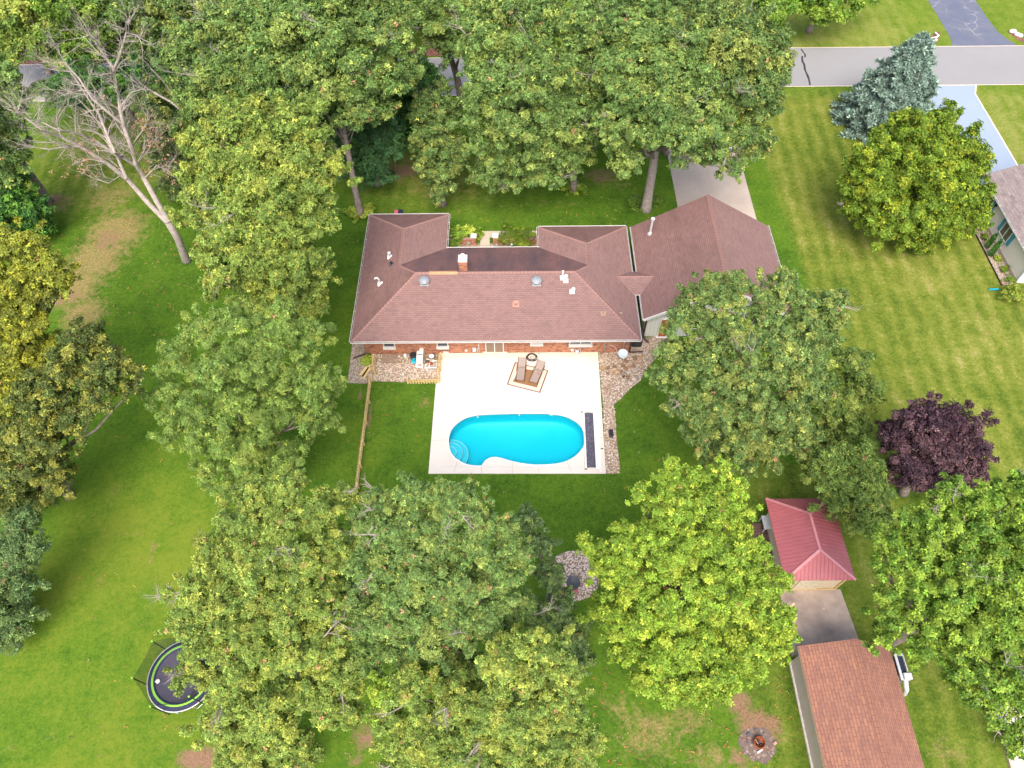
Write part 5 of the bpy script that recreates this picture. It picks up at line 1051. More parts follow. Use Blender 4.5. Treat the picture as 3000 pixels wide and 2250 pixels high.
# ------------------------------------------------------------------ patio furniture
c5 = lambda a, b, z=DECK: px3(1400+a/4.424, 980+b/4.424, z)
rc = [Vector(c5(*q)) for q in ((480, 358), (915, 465), (808, 758), (375, 648))]; cen_ = sum(rc, Vector())/4
rt = thing('outdoor_rug', cen_, 'cream and brown rectangular rug with rust border lying askew on the patio', 'rug')
def ring_(s0, s1, z, nm, mt):
    mb = MB(); A3 = [cen_+(q-cen_)*s0 for q in rc]; B3 = [cen_+(q-cen_)*s1 for q in rc]
    for q in A3+B3: q.z = z
    if s1 == 0: mb.add(A3, [(3, 2, 1, 0)])
    else: mb.add(A3+B3, [(i, i+4, (i+1) % 4+4, (i+1) % 4) for i in range(4)])
    return mb.build(nm, M[mt], rt)
mb = MB(); mb.prism([tuple(q)[:2] for q in rc][::-1], DECK+.003, DECK+.012); mb.build('border', M['rug_r'], rt)
ring_(.93, .0, DECK+.015, 'cream_band', 'rug_c'); 
ri = [Vector(c5(*q)) for q in ((548, 437), (838, 488), (766, 690), (450, 612))]
mb = MB(); mb.prism([tuple(q)[:2] for q in ri][::-1], DECK+.016, DECK+.020); mb.build('centre_field', M['rug_b'], rt)
def lounger(label, head, foot, wd=.60):
    z0 = DECK+.02; h = Vector(G(*head, .75)); f = Vector(G(*foot, .36)); h.z = f.z = 0; d = (h-f).normalized(); L = 1.93; n_ = Vector((-d.y, d.x, 0)); f0 = f
    t_ = thing('sun_lounger', (f0+d*L/2), label, 'sun lounger', 'taupe loungers on the rug'); up = Vector((0, 0, 1))
    hinge = f0+d*1.16+up*.36; top = hinge+d*.62+up*.42
    def slab(a, b, w_, th, nm, mt, par, sag=0):
        m2 = MB(); m_n = 6; vv = []
        for i in range(m_n+1):
            q = a+(b-a)*(i/m_n); k = -sag*math.sin(math.pi*i/m_n)
            for s_ in (-1, 1):
                for zz in (0, th): vv.append(q+n_*(w_/2*s_)+up*(zz+k))
        fs = []
        for i in range(m_n):
            o_ = i*4; fs += [(o_+1, o_+5, o_+7, o_+3), (o_, o_+2, o_+6, o_+4), (o_, o_+4, o_+5, o_+1), (o_+2, o_+3, o_+7, o_+6)]
        fs += [(0, 1, 3, 2), (m_n*4, m_n*4+2, m_n*4+3, m_n*4+1)]
        m2.add(vv, fs); return m2.build(nm, M[mt], par)
    slab(f0+up*.37, hinge+up*.01-d*.02, wd-.04, .02, 'seat', 'sling', t_, .02); bk = slab(hinge+d*.03+up*.03, top, wd-.04, .02, 'backrest', 'sling', t_, .02)
    for s_ in (-1, 1):
        m2 = MB(); m2.tube([f0+n_*s_*wd/2+up*.34, hinge+n_*s_*wd/2-up*.02, f0+d*1.75+n_*s_*wd/2+up*.32], .02, 8); m2.build('side_rail', M['brown_m'], t_)
        m2 = MB(); m2.tube([hinge+n_*s_*(wd/2-.01)+up*.02, top+n_*s_*(wd/2-.01)+up*.01], .016, 8); m2.build('back_frame', M['brown_m'], bk)
        m2 = MB(); m2.tube([f0+d*.8+n_*s_*(wd/2+.03)+up*.36, f0+d*.9+n_*s_*(wd/2+.04)+up*.55, f0+d*1.25+n_*s_*(wd/2+.04)+up*.57, f0+d*1.42+n_*s_*(wd/2+.03)+up*.36], .018, 8); m2.build('armrest', M['brown_m'], t_)
        for k in (.12, 1.55): m2 = MB(); m2.tube([f0+d*k+n_*s_*(wd/2)+up*.33, f0+d*(k-.05)+n_*s_*(wd/2)+up*(z0)], .02, 8); m2.build('leg', M['brown_m'], t_)
    return t_
lounger('left taupe sun lounger, lying nearly straight on the rug', (1530, 1052), (1523.5, 1113.5)); lounger('right taupe sun lounger, turned at an angle on the rug', (1583, 1065), (1561.5, 1119.5))
p = c5(783, 512, .42); m_ = MB()
for q in range(4): m_.box((p[0]+random.uniform(-.05, .05), p[1]+random.uniform(-.05, .05), .455-.0+.002*q), (.05, .03, .012), random.uniform(0, 3))
tag(m_.build('dry_leaf', M['rust']), 'curled brown leaf lying on the right sun lounger', 'leaf')
# hose coil
p = c5(700, 300); m_ = MB(); pts = []
for k in range(150):
    a = k*.25; r_ = .34+.07*math.sin(k*.11)+.03*math.sin(k*.53); pts.append((p[0]+.03*math.sin(k*.07)+r_*math.cos(a), p[1]+r_*.95*math.sin(a), DECK+.03+.05*abs(math.sin(k*.045))))
m_.tube(pts, .019, 6); pts = [(p[0]+.02+.13*math.cos(k*.4)*(1+.3*math.sin(k*.2)), p[1]+.13*math.sin(k*.4), DECK+.04) for k in range(30)]; m_.tube(pts, .012, 6)
tag(m_.build('garden_hose', M['black']), 'coiled dark garden hose on the patio above the loungers', 'hose')
p = c5(795, 247, .12); m_ = MB(); m_.box((p[0], p[1], .11), (.22, .07, .04), R(5)); tag(m_.build('hose_nozzle', M['blue']), 'small blue hose nozzle at the wall beside the hose coil', 'nozzle')
# gas meter
xx = gx_(1689, 1034, .1); t_ = thing('gas_meter', (xx, wy0-.25, .08), 'grey gas meter with bent pipes on the brick wall', 'meter'); m_ = MB(); m_.box((xx, wy0-.25, .45), (.28, .22, .30)); m_.build('meter_body', M['steel'], t_, bevel=.04)
m_ = MB(); m_.lathe([(0, 0), (.11, 0), (.11, .05), (0, .06)], (xx, wy0-.36, .47), 16, mat3=Matrix.Rotation(R(90), 3, 'X')); m_.build('dial', M['white'], t_)
for s_ in (-1, 1): m_ = MB(); m_.tube([(xx+s_*.1, wy0-.25, .6), (xx+s_*.1, wy0-.25, .78), (xx+s_*.26, wy0-.22, .78), (xx+s_*.27, wy0-.2, .1)], .022, 8); m_.build('pipe', M['steel'], t_)
m_ = MB(); m_.lathe([(0, -.04), (.1, -.04), (.12, .0), (.1, .04), (0, .04)], (xx-.38, wy0-.2, .62), 14, mat3=Matrix.Rotation(R(60), 3, 'X')); m_.build('regulator', M['steel'], t_)
# satellite dish
p = px3(1823, 1050, 0); dc = Vector(G(1825, 1036, .75)); t_ = thing('satellite_dish', p, 'round pale blue grey satellite dish on the gravel near the brick corner', 'satellite dish')
q = (Matrix.Rotation(R(22), 3, 'X')); prof = [(0, -.07), (.16, -.055), (.30, -.015), (.37, .03), (.375, .04), (.36, .035), (.29, .0), (.15, -.04), (0, -.055)]
m_ = MB(); m_.lathe(prof, dc, 28, mat3=q); m_.build('reflector', M['dish'], t_, smooth=True); m_ = MB(); m_.tube([(dc.x, dc.y, 0), (dc.x, dc.y, .68)], .03, 8); m_.build('mast', M['steel'], t_)
m_ = MB(); e_ = dc+Vector((0, -.5, .12)); m_.tube([dc+Vector((0, -.1, -.1)), dc+Vector((0, -.45, -.06)), e_], .016, 6); m_.build('feed_arm', M['steel'], t_); m_ = MB(); m_.box(e_, (.09, .09, .12)); m_.build('feed_horn', M['white'], t_, bevel=.02)
# air conditioner
p = px3(1862, 1012, 0); t_ = thing('air_conditioner', p, 'dark grey air conditioner unit on a pad at the house corner', 'air conditioner'); ax_ = p[0]+.05; ay_ = p[1]+.15
m_ = MB(); m_.box((ax_, ay_, .04), (.95, .95, .09)); m_.build('pad', M['walk'], t_); m_ = MB(); pr = [(ax_+sx*(.38-c_), ay_+sy*(.38-d2)) for sx, sy, c_, d2 in ((-1, -1, .08, 0), (1, -1, .08, 0), (1, -1, 0, .08), (1, 1, 0, .08), (1, 1, .08, 0), (-1, 1, .08, 0), (-1, 1, 0, .08), (-1, -1, 0, .08))]
m_.prism(pr, .09, .80); m_.build('cabinet', M['dkgrey'], t_); m_ = MB()
for i in range(12): m_.box((ax_-.33+.06*i, ay_-.39, .43), (.02, .02, .6))
m_.build('louvre', M['black'], t_); m_ = MB(); m_.lathe([(.30, 0), (.33, .0), (.33, .03), (.08, .05), (0, .05)], (ax_, ay_, .80), 22); m_.build('fan_guard', M['steel'], t_)
# flagstones
FS = [(1612, 447, .2, 'rust'), (1690, 440, .19, 'd'), (1772, 420, .18, 'd'), (1682, 512, .16, 'd'), (1760, 500, .18, 'g'), (1806, 462, .14, 'r'), (1858, 490, .18, 'd'), (1880, 400, .21, 'd'), (1920, 355, .22, 'd'), (1915, 448, .19, 'd'), (1957, 415, .15, 'r'), (1887, 550, .12, 'k'), (1950, 560, .18, 'd'), (2018, 415, .18, 'd'), (2020, 370, .22, 'r'), (2037, 312, .22, 'd'), (2118, 298, .18, 'g'), (2120, 380, .22, 'r'), (2020, 590, .15, 'w'), (1975, 645, .17, 'w'), (1680, 695, .2, 'r')]
FM = {'d': plain('flagstone_brown', (.20, .12, .07), .85, var=.3, scale=5), 'r': plain('flagstone_tan', (.30, .19, .12), .85, var=.3, scale=5), 'g': plain('flagstone_gold', (.33, .21, .09), .85, var=.3, scale=5), 'k': plain('flagstone_dark', (.09, .055, .045), .85, var=.3, scale=5), 'w': plain('flagstone_pale', (.52, .44, .36), .85, var=.2, scale=5)}; FM['rust'] = FM['g']
FW = {'d': 'brown', 'r': 'tan', 'g': 'golden', 'k': 'small dark', 'w': 'pale', 'rust': 'golden'}
NR = ('touching the patio edge', 'second from the patio edge in the upper row', 'above the golden one in the middle', 'near the patio in the lower row', 'in the lower middle of the group', 'smallest one in the middle', 'standing out to the south of the middle', 'overlapping its upper neighbour', 'closest to the satellite dish', 'just below the overlapping pair', 'small one right of the overlapping pair', 'alone at the south side', 'beside the small dark stone', 'thin wedge at the right of the group', 'long one below the largest upper stone', 'largest one at the top right', 'nearest the garage wall', 'under the tree leaves at the right', 'lying near the lawn edge, upper', 'lying near the lawn edge, lower', 'far south by the patio edge, on its own')
for (a, b, r_, k), w_ in zip(FS, NR):
    p = c5(a, b, 0); n_ = random.choice((4, 5, 5, 6)); a0_ = random.uniform(0, 6.28); poly = [(p[0]+r_*random.uniform(.65, 1.2)*math.cos(a0_+6.2832*i/n_), p[1]+r_*random.uniform(.65, 1.2)*math.sin(a0_+6.2832*i/n_)) for i in range(n_)]
    m_ = MB(); m_.prism(poly, .0, .10+random.uniform(0, .03)); tag(m_.build('flagstone', FM[k], bevel=.012), f'{FW[k]} flagstone on the east gravel, {w_}', 'stone', 'loose flagstones on the gravel')

# ------------------------------------------------------------------ trampoline
tx, ty, tr_, tz = -19.22, 8.97, 1.96, .9
t_ = thing('trampoline', (tx, ty, 0), 'round black trampoline with lime stripe and net, half hidden by the oak', 'trampoline')
ring = lambda r_, z_, n_=48: [(tx+r_*math.cos(6.2832*k/n_), ty+r_*math.sin(6.2832*k/n_), z_) for k in range(n_+1)]
m_ = MB(); m_.prism([q[:2] for q in ring(1.55, 0)[:-1]], tz-.04, tz-.02); m_.build('mat', M['mat'], t_)
m_ = MB(); m_.lathe([(1.50, -.02), (1.52, .03), (1.60, .045), (1.60, -.02)], (tx, ty, tz), 48, ring=True); m_.build('inner_pad', M['navy'], t_)
m_ = MB(); m_.lathe([(1.60, .0), (1.60, .05), (1.71, .055), (1.71, .0)], (tx, ty, tz), 48, ring=True); m_.build('lime_stripe', M['lime'], t_)
m_ = MB(); m_.lathe([(1.71, -.05), (1.71, .05), (1.88, .04), (1.93, -.03)], (tx, ty, tz), 48, ring=True); m_.build('outer_pad', M['navy'], t_)
m_ = MB(); m_.tube(ring(1.96, tz-.05), .03, 8, cap=False); m_.build('frame_ring', M['steel'], t_)
xn = N('safety_net'); tn = xn.n("ShaderNodeBsdfTransparent"); mm = xn.n("ShaderNodeMixShader"); mm.inputs[0].default_value = .38; xn.fin((.02, .025, .03), .8, .1); xn.l(tn.outputs[0], mm.inputs[1]); xn.l(xn.b.outputs[0], mm.inputs[2]); xn.l(mm.outputs[0], xn.out.inputs[0]); M['net'] = xn.m
pa = [R(134+60*k) for k in range(6)]; pt_ = []
for k, a in enumerate(pa):
    c0, s0 = math.cos(a), math.sin(a); tp = (tx+2.03*c0, ty+2.03*s0, 2.6); pt_.append(tp); m_ = MB(); m_.tube([(tx+2.02*c0, ty+2.02*s0, .05), tp], .032, 8); po = m_.build('net_pole', M['black'], t_)
    m_ = MB(); m_.blob(tp, (.06, .06, .06), 10); m_.build('pole_cap', M['lime'], po)
    m_ = MB(); m_.tube([(tx+1.9*math.cos(a-.25), ty+1.9*math.sin(a-.25), tz-.05), (tx+1.9*math.cos(a-.25), ty+1.9*math.sin(a-.25), .04), (tx+1.9*math.cos(a+.25), ty+1.9*math.sin(a+.25), .04), (tx+1.9*math.cos(a+.25), ty+1.9*math.sin(a+.25), tz-.05)], .025, 8); m_.build('leg', M['steel'], t_)
m_ = MB(); vv = []; nn_ = 48
for k in range(nn_):
    a = 6.2832*k/nn_; f_ = ((a-pa[0]) % R(60))/R(60); p1_ = pt_[int(((a-pa[0]) % 6.28318)//R(60)) % 6]; p2_ = pt_[(int(((a-pa[0]) % 6.28318)//R(60))+1) % 6]
    tp = (p1_[0]*(1-f_)+p2_[0]*f_, p1_[1]*(1-f_)+p2_[1]*f_, 2.55-.10*math.sin(math.pi*f_)); vv += [(tx+1.62*math.cos(a), ty+1.62*math.sin(a), tz+.05), tp]
m_.add(vv, [(2*k, (2*k+2) % (2*nn_), (2*k+3) % (2*nn_), 2*k+1) for k in range(nn_)]); m_.build('net', M['net'], t_)
p = G(463, 1996, tz); m_ = MB(); m_.blob((p[0], p[1], tz+.03), (.13, .12, .05), 9, .25); tag(m_.build('litter', M['stone_w']), 'crumpled pale thing lying on the trampoline mat', 'litter')

# ------------------------------------------------------------------ fire pit
p = GD(1638, 1605); t_ = thing('fire_ring', p, 'rusty steel fire ring with burnt sticks in a patch of ash', 'fire pit')
m_ = MB(); m_.lathe([(.29, 0), (.30, .33), (.285, .33), (.275, .02), (0, .02)], p, 28); m_.build('ring', M['rust'], t_)
for k in range(7):
    a = random.uniform(0, 6.28); b2 = a+random.uniform(2.2, 4); m_ = MB(); m_.tube([(p[0]+.25*math.cos(a), p[1]+.25*math.sin(a), random.uniform(.08, .36)), (p[0]+.22*math.cos(b2), p[1]+.22*math.sin(b2), .08)], random.uniform(.015, .028), 6); tag(m_.build('firewood_stick', M['wood_old'] if k in (1, 5) else M['black']), ['thickest black stick', 'grey brown stick', 'black stick lying across', 'black thin stick', 'short black stick', 'grey brown stick sticking out', 'charred stick'][k]+' in the rusty fire ring', 'stick', 'burnt sticks in the fire ring')
q = G(2226, 2202); m_ = MB(); m_.prism([(q[0]-.15, q[1]-.12), (q[0]+.13, q[1]+.04), (q[0]+.16, q[1]+.12), (q[0]+.02, q[1]+.08), (q[0]-.17, q[1]-.02)], .01, .09); tag(m_.build('flat_stone', M['stone_w']), 'flat white stone beside the rusty fire ring', 'stone')
for a, b, w_ in ((2192, 2152, 'above the fire ring'), (2270, 2178, 'right of the fire ring in the ash')):
    q = G(a, b); m_ = MB(); m_.box((q[0], q[1], .05), (.2, .14, .09), .5); tag(m_.build('charred_block', M['dkgrey'] if a < 2200 else M['pink']), ('charred' if a < 2200 else 'reddish')+' block '+w_, 'block')
# objects on the gravel circle
q = GD(1238, 1262); t_ = thing('fire_bowl', q, 'dark bowl with red pot at the lower edge of the gravel circle', 'fire bowl'); m_ = MB(); m_.lathe([(.12, 0), (.42, .26), (.44, .30), (.39, .28), (.0, .12)], q, 24); m_.build('bowl', M['dkgrey'], t_); m_ = MB(); m_.lathe([(.12, 0), (.17, .25), (0, .25)], (q[0]+.1, q[1]-.45, 0), 16); m_.build('pot', M['red'], t_)

# ------------------------------------------------------------------ red metal roof shed
rs = thing('garden_shed', (18, 16.4, 0), 'tan shed under a hipped red metal roof with standing ribs', 'shed')
ex0, ex1, ey0, ey1, ez, rz2 = 15.9, 20.12, 13.78, 19.05, 2.35, 3.55; ra, rb_ = (17.92, 17.5, rz2), (17.98, 15.2, rz2)
c_sw, c_se, c_nw, c_ne = (ex0+.08, ey0, ez), (ex1+.05, ey0, ez), (ex0, ey1, ez), (ex1-.05, ey1, ez)
M['redmetal'] = plain('red_roof_metal', (.36, .105, .115), .32, .5, var=.10, scale=1.2)
rr_ = roof('roof', [([c_sw, rb_, ra, c_nw], 0), ([c_sw, c_se, rb_], 0), ([c_se, c_ne, ra, rb_], 0), ([c_nw, ra, c_ne], 0)], [M['redmetal'], M['redmetal']], rs, .05)
m_ = MB(); RIB = .23
def ribs(e0, e1, hips):
    """ribs running from eave e0-e1 up the slope until they meet the hip/ridge polyline"""
    e0, e1 = Vector(e0), Vector(e1); L = (e1-e0).length; d = (e1-e0)/L; k = int(L/RIB)
    for i in range(1, k):
        s_ = i*L/k; e = e0+d*s_; best = None
        for a, b in zip(hips[:-1], hips[1:]):
            a, b = Vector(a), Vector(b); sa, sb_ = (a-e0).dot(d), (b-e0).dot(d)
            if min(sa, sb_)-1e-6 <= s_ <= max(sa, sb_)+1e-6 and abs(sb_-sa) > 1e-6: best = a+(b-a)*((s_-sa)/(sb_-sa))
        if best is not None and (best-e).length > .1: m_.beam(e+Vector((0, 0, .018)), best+Vector((0, 0, .018)), .035, .04)
ribs(c_nw, c_sw, [c_nw, ra, rb_, c_sw]); ribs(c_sw, c_se, [c_sw, rb_, c_se]); ribs(c_se, c_ne, [c_se, rb_, ra, c_ne]); ribs(c_ne, c_nw, [c_ne, ra, c_nw])
m_.build('standing_ribs', M['redmetal'], rr_)
M['redcap'] = plain('red_ridge_flashing', (.50, .20, .21), .35, .5, var=.06)
m_ = MB()
for a, b in ((ra, rb_), (c_sw, rb_), (c_se, rb_), (c_nw, ra), (c_ne, ra)): m_.beam(Vector(a)+Vector((0, 0, .035)), Vector(b)+Vector((0, 0, .035)), .16, .05)
m_.build('ridge_flashing', M['redcap'], rr_)
m_ = MB(); m_.prism([(16.42, 14.02), (19.85, 14.02), (19.85, 18.75), (16.42, 18.75)], 0, ez-.03); m_.build('wall', M['tan'], rs)
m_ = MB(); m_.box((18.13, 13.96, .08), (3.4, .06, .14)); m_.box((19.8, 13.97, 1.15), (.12, .07, 2.1)); m_.build('trim', M['pine'], rs)
m_ = MB(); m_.box((17.9, 13.98, 1.08), (1.5, .05, 1.9)); m_.build('door', M['tan_m'], rs)
t_ = thing('plank_platform', (16.0, 16.0, 0), 'dark weathered plank deck along the left side of the red roof shed', 'deck'); m_ = MB()
for k in range(22): m_.box((15.85, 14.2+k*.19, .22), (1.0, .165, .035))
m_.build('deck', M['wood_dk'], t_); 
for xx in (15.45, 16.25): m_ = MB(); m_.box((xx, 16.2, .1), (.09, 4.1, .2)); m_.build('joist', M['wood_dk'], t_)
q = px3(2236, 1530, 0); t_ = thing('lean_to', q, 'small grey lean-to cover at the north west corner of the red roof shed', 'cover'); m_ = MB(); m_.beam((q[0]+.05, 18.55, .85), (q[0]+.05, 17.6, .85), .8, .05); m_.build('top', M['steel'], t_)
for yy in (18.5, 17.65): m_ = MB(); m_.box((q[0]-.3, yy, .42), (.06, .06, .84)); m_.build('leg', M['steel'], t_)
sheet('concrete_pad', [(16.3, 10.0), (20.6, 10.0), (20.2, 13.98), (16.4, 13.98)], Z1, M['pad'])
p = G(2298, 1795); m_ = MB(); m_.beam((p[0], p[1], .6), (p[0]+.4, p[1]+.3, .9), .1, .04); m_.box((p[0]+.1, p[1]+.1, .3), (.06, .06, .6)); tag(m_.build('wood_offcut', M['pine']), 'piece of new wood standing by the concrete pad under the maple', 'post')
m_ = MB(); 
for k, (a, b) in enumerate(((1785, 15.2), (0, 0))): pass
# ------------------------------------------------------------------ shingled shed at the bottom right
bs = thing('shingled_shed', (18.4, 6, 0), 'long shed with red brown shingle gable roof at the bottom right', 'shed')
sx0, sx1, syN, syS, sez, srz = 15.82, 20.95, 9.98, -1.5, 2.5, 4.0; sr = 18.4
r_b = roof('roof', [([(sx0, syS, sez), (sr, syS, srz), (sr, syN, srz), (sx0, syN, sez)], 0), ([(sr, syS, srz), (sx1, syS, sez), (sx1, syN, sez), (sr, syN, srz)], 0)], [M['roof_b'], M['tan_m']], bs, .12)
caps('ridge_cap', [((sr, syS, srz), (sr, syN, srz))], M['roof_b'], r_b, .14)
m_ = MB(); m_.add([(16.15, 9.7, 0), (20.65, 9.7, 0), (20.65, 9.7, sez-.1), (sr, 9.7, srz-.22), (16.15, 9.7, sez-.1), (16.15, -1.2, 0), (20.65, -1.2, 0), (20.65, -1.2, sez-.1), (sr, -1.2, srz-.22), (16.15, -1.2, sez-.1)], [(4, 3, 2, 1, 0), (5, 6, 7, 8, 9), (0, 5, 9, 4), (1, 2, 7, 6)]); m_.build('wall', M['taupe'], bs)
m_ = MB(); m_.beam((16.08, -1.2, .06), (16.08, 9.75, .06), .10, .12); m_.build('foundation_ledge', M['stone_w'], bs)
# dust hood beside shed
q0 = lambda a, b, z: Vector(G(2560+a/9.215, 1880+b/9.215, z)); zt = 1.6
t_ = thing('metal_hood', q0(800, 600, 0), 'grey metal box hood and curved duct beside the shingled shed', 'metal hood'); cs = [q0(*a, zt) for a in ((575, 345), (770, 310), (900, 640), (980, 1020), (750, 1040), (640, 640))]
xA, xB = cs[0].x, q0(870, 640, zt).x; yA, yB, yC = cs[0].y, q0(730, 830, zt).y, q0(730, 1040, zt).y
m_ = MB(); m_.box(((xA+xB)/2, (yA+yB)/2, .75), (xB-xA-.05, abs(yA-yB)-.05, 1.45)); m_.build('dark_box', M['navy'], t_)
m_ = MB(); m_.box((xA, (yA+yC)/2, 1.58), (.14, abs(yA-yC), .08)); m_.box(((xA+xB)/2, yA, 1.57), (xB-xA, .14, .08)); m_.box((xB, (yA+yB)/2, 1.57), (.05, abs(yA-yB), .08)); m_.build('rim', M['steel'], t_)
m_ = MB(); m_.box(((xA+xB)/2+.12, (yB+yC)/2, 1.2), (xB-xA+.02, abs(yB-yC)-.06, 1.0)); m_.build('fan_housing', M['steel'], t_, bevel=.03)
a = q0(860, 1030, 1.5); b = q0(870, 1200, 1.3); c_ = q0(835, 1390, .6); m_ = MB(); m_.tube([a+Vector((0, .1, .05)), a, b, (b+c_)/2+Vector((.05, 0, .05)), c_, c_-Vector((0, 0, .55))], .14, 14); m_.build('duct', M['steel'], t_, smooth=True)
# pale slab at the lower right corner
sl_ = px2([(2913, 2040), (2912, 2100), (2925, 2130), (2940, 2180), (2963, 2260), (3200, 2260), (3200, 2040)]); sheet('pale_slab', sl_, .10, M['patio'], .2)
m_ = MB(); strip(m_, sl_[0:5], .14, .08, 0, .22); struct(m_.build('slab_kerb', M['walk']))
m_ = MB(); m_.tube([Vector(G(a, b, .13)) for a, b in ((2938, 2045), (2943, 2070), (2944, 2095), (2940, 2105), (2932, 2112), (2926, 2126))], .035, 8); tag(m_.build('drain_hose', M['brown_m']), 'dark hose curving over the pale slab in the lower right corner', 'hose')

# ------------------------------------------------------------------ neighbouring house at the right edge
nh = thing('neighbour_house', (45, 44, 0), 'cream sided house with grey shingle roof and blue shutters at the right edge', 'house')
nx0, nyN, nyS, nrx, nrz = 40.9, 49.35, 38.7, 46.4, 4.9
r_n = roof('roof', [([(nx0, nyS, 2.6), (nrx, nyS, nrz), (nrx, nyN, nrz), (nx0, nyN, 2.6)], 0), ([(nrx, nyS, nrz), (52.0, nyS, 2.6), (52.0, nyN, 2.6), (nrx, nyN, nrz)], 0)], [M['roof_g'], M['white']], nh, .16)
gutter(nh, (nx0, nyN), (nx0, nyS), (-1, 0))
m_ = MB(); m_.add([(41.12, 39.15, 0), (51.7, 39.15, 0), (51.7, 39.15, 2.45), (nrx, 39.15, 4.7), (41.12, 39.15, 2.45), (41.12, 49.0, 0), (51.7, 49.0, 0), (51.7, 49.0, 2.45), (nrx, 49.0, 4.7), (41.12, 49.0, 2.45)], [(0, 1, 2, 3, 4), (9, 8, 7, 6, 5), (0, 4, 9, 5), (1, 6, 7, 2)]); m_.build('wall', M['siding'], nh)
m_ = MB(); m_.box((41.10, 44.07, .12), (.08, 9.9, .34)); m_.build('foundation', M['walk'], nh); m_ = MB(); m_.box((41.08, 39.16, 1.3), (.12, .12, 2.4)); m_.build('corner_trim', M['white'], nh)
def side_window(y0, y1, z0, z1):
    m_ = MB(); X_ = 41.07; yc = (y0+y1)/2; zc_ = (z0+z1)/2
    for yy in (y0, yc, y1): m_.box((X_, yy, zc_), (.10, .08, z1-z0+.02))
    for zz in (z0, z1): m_.box((X_-.005, yc, zz), (.11, y1-y0+.08, .08))
    f = m_.build('window', M['white'], nh); m_ = MB(); m_.box((X_+.01, yc, zc_), (.06, y1-y0, z1-z0)); m_.build('pane', M['screen'], f)
    for yy in (y0-.25, y1+.25): m_ = MB(); m_.box((X_, yy, zc_), (.06, .36, z1-z0+.05)); m_.build('shutter', M['shutter'], f)
side_window(42.7, 44.0, 1.05, 2.25); side_window(46.6, 47.7, 1.05, 2.25)
m_ = MB(); m_.box((40.95, 46.0, 2.1), (.16, .12, .2)); m_.build('wall_lamp', M['black'], nh)
sheet('foundation_bed', [(39.86, 38.95), (41.1, 38.95), (41.1, 47.2), (39.9, 47.2)], Z1, M['gravel_g'])
m_ = MB(); m_.beam((39.84, 38.9, .05), (39.88, 47.2, .05), .06, .12); tag(m_.build('bed_edging', M['black']), 'thin black edging strip along the gravel bed of the cream house', 'edging')
FB = 'shrubs along the cream house'
for a, b, r_, h2, pl, tn, lb in ((2873, 672, .55, .7, 'olive', 1.3, 'bushy dark shrub at the north end of the gravel bed'), (2882, 698, .32, .4, 'shrub', .7, 'small round shrub second from the north end of the gravel bed'), (2918, 760, .35, .35, 'hosta', .8, 'low yellowish shrub below the shuttered window'), (2938, 794, .36, .4, 'shrub', .8, 'small green shrub third from the south end of the bed'), (2954, 824, .55, .5, 'maple_d', .9, 'wide green shrub next to the big round bush')):
    shrub('small_shrub', lb, 'shrub', px3(a, b), r_, h2, pl, 500, .14, 5, FB, tn)
for a, b, lb in ((2889, 726, 'northern of two thin upright junipers in the gravel bed'), (2899, 748, 'southern and taller of two thin upright junipers in the gravel bed')):
    shrub('juniper_shrub', lb, 'shrub', px3(a, b), .16, 1.5, 'dark', 420, .14, 5, FB, 1.8)
shrub('round_bush', 'big clipped yellow green round bush at the corner of the cream house', 'bush', px3(2962, 874), 1.05, 1.25, 'hosta', 5200, .10, 6, None, .62, clump=.3)
a, b = G(2898, 848, .1), G(2925, 848, .1); m_ = MB(); m_.beam((a[0], a[1], .08), (b[0], b[1], .14), .10, .08); tag(m_.build('drain_spout', M['blue']), 'green blue drain spout poking out from the clipped round bush', 'spout')
p = G(2937, 833); m_ = MB(); m_.box((p[0], p[1], .08), (.3, .25, .16), .3); tag(m_.build('edging_block', M['pink']), 'reddish block at the lower corner of the gravel bed', 'block')
p = px3(2462, 598); m_ = MB(); m_.blob((p[0], p[1], .15), (.35, .3, .28), 12, .1); tag(m_.build('boulder', M['stone_w'], smooth=True), 'pale boulder at the left foot of the dome shaped tree', 'boulder')
# far lawn details
c7 = lambda a, b, z=0.0: px3(2650+a/6.32, b/6.32, z)
sheet('mulch_patch', [c7(*q)[:2] for q in ((575, 585), (665, 590), (640, 700), (600, 800), (500, 795), (460, 700))], Z1, M['mulch'])
t_ = thing('split_rail', c7(560, 700), 'collapsed pale rail posts on the small mulch patch by the road', 'rail')
for a, b in (((450, 720), (620, 680)), ((490, 765), (610, 735)), ((565, 600), (635, 665)), ((580, 720), (625, 650)), ((185, 762), (300, 740))): m_ = MB(); m_.beam(c7(*a, .2), c7(*b, .25), .12, .12); m_.build('post', M['stone_w'], t_)
sheet('flower_bed', [c7(*q)[:2] for q in ((1905, 580), (1960, 575), (2200, 720), (2330, 790), (2300, 830), (2160, 780), (1990, 660))], Z1, M['mulch'])
for a, b, r_, w_ in ((2000, 596, .42, 'largest white stone at the end of the far flower bed'), (2062, 645, .24, 'second white stone in the far flower bed'), (2095, 662, .26, 'third white stone in the far flower bed'), (2140, 678, .28, 'fourth white stone in the far flower bed')):
    p = c7(a, b); m_ = MB(); m_.blob((p[0], p[1], .1), (r_, r_*.8, .22), 10, .1); tag(m_.build('white_stone', M['white'], smooth=True), w_, 'stone', 'white stones in the far flower bed')
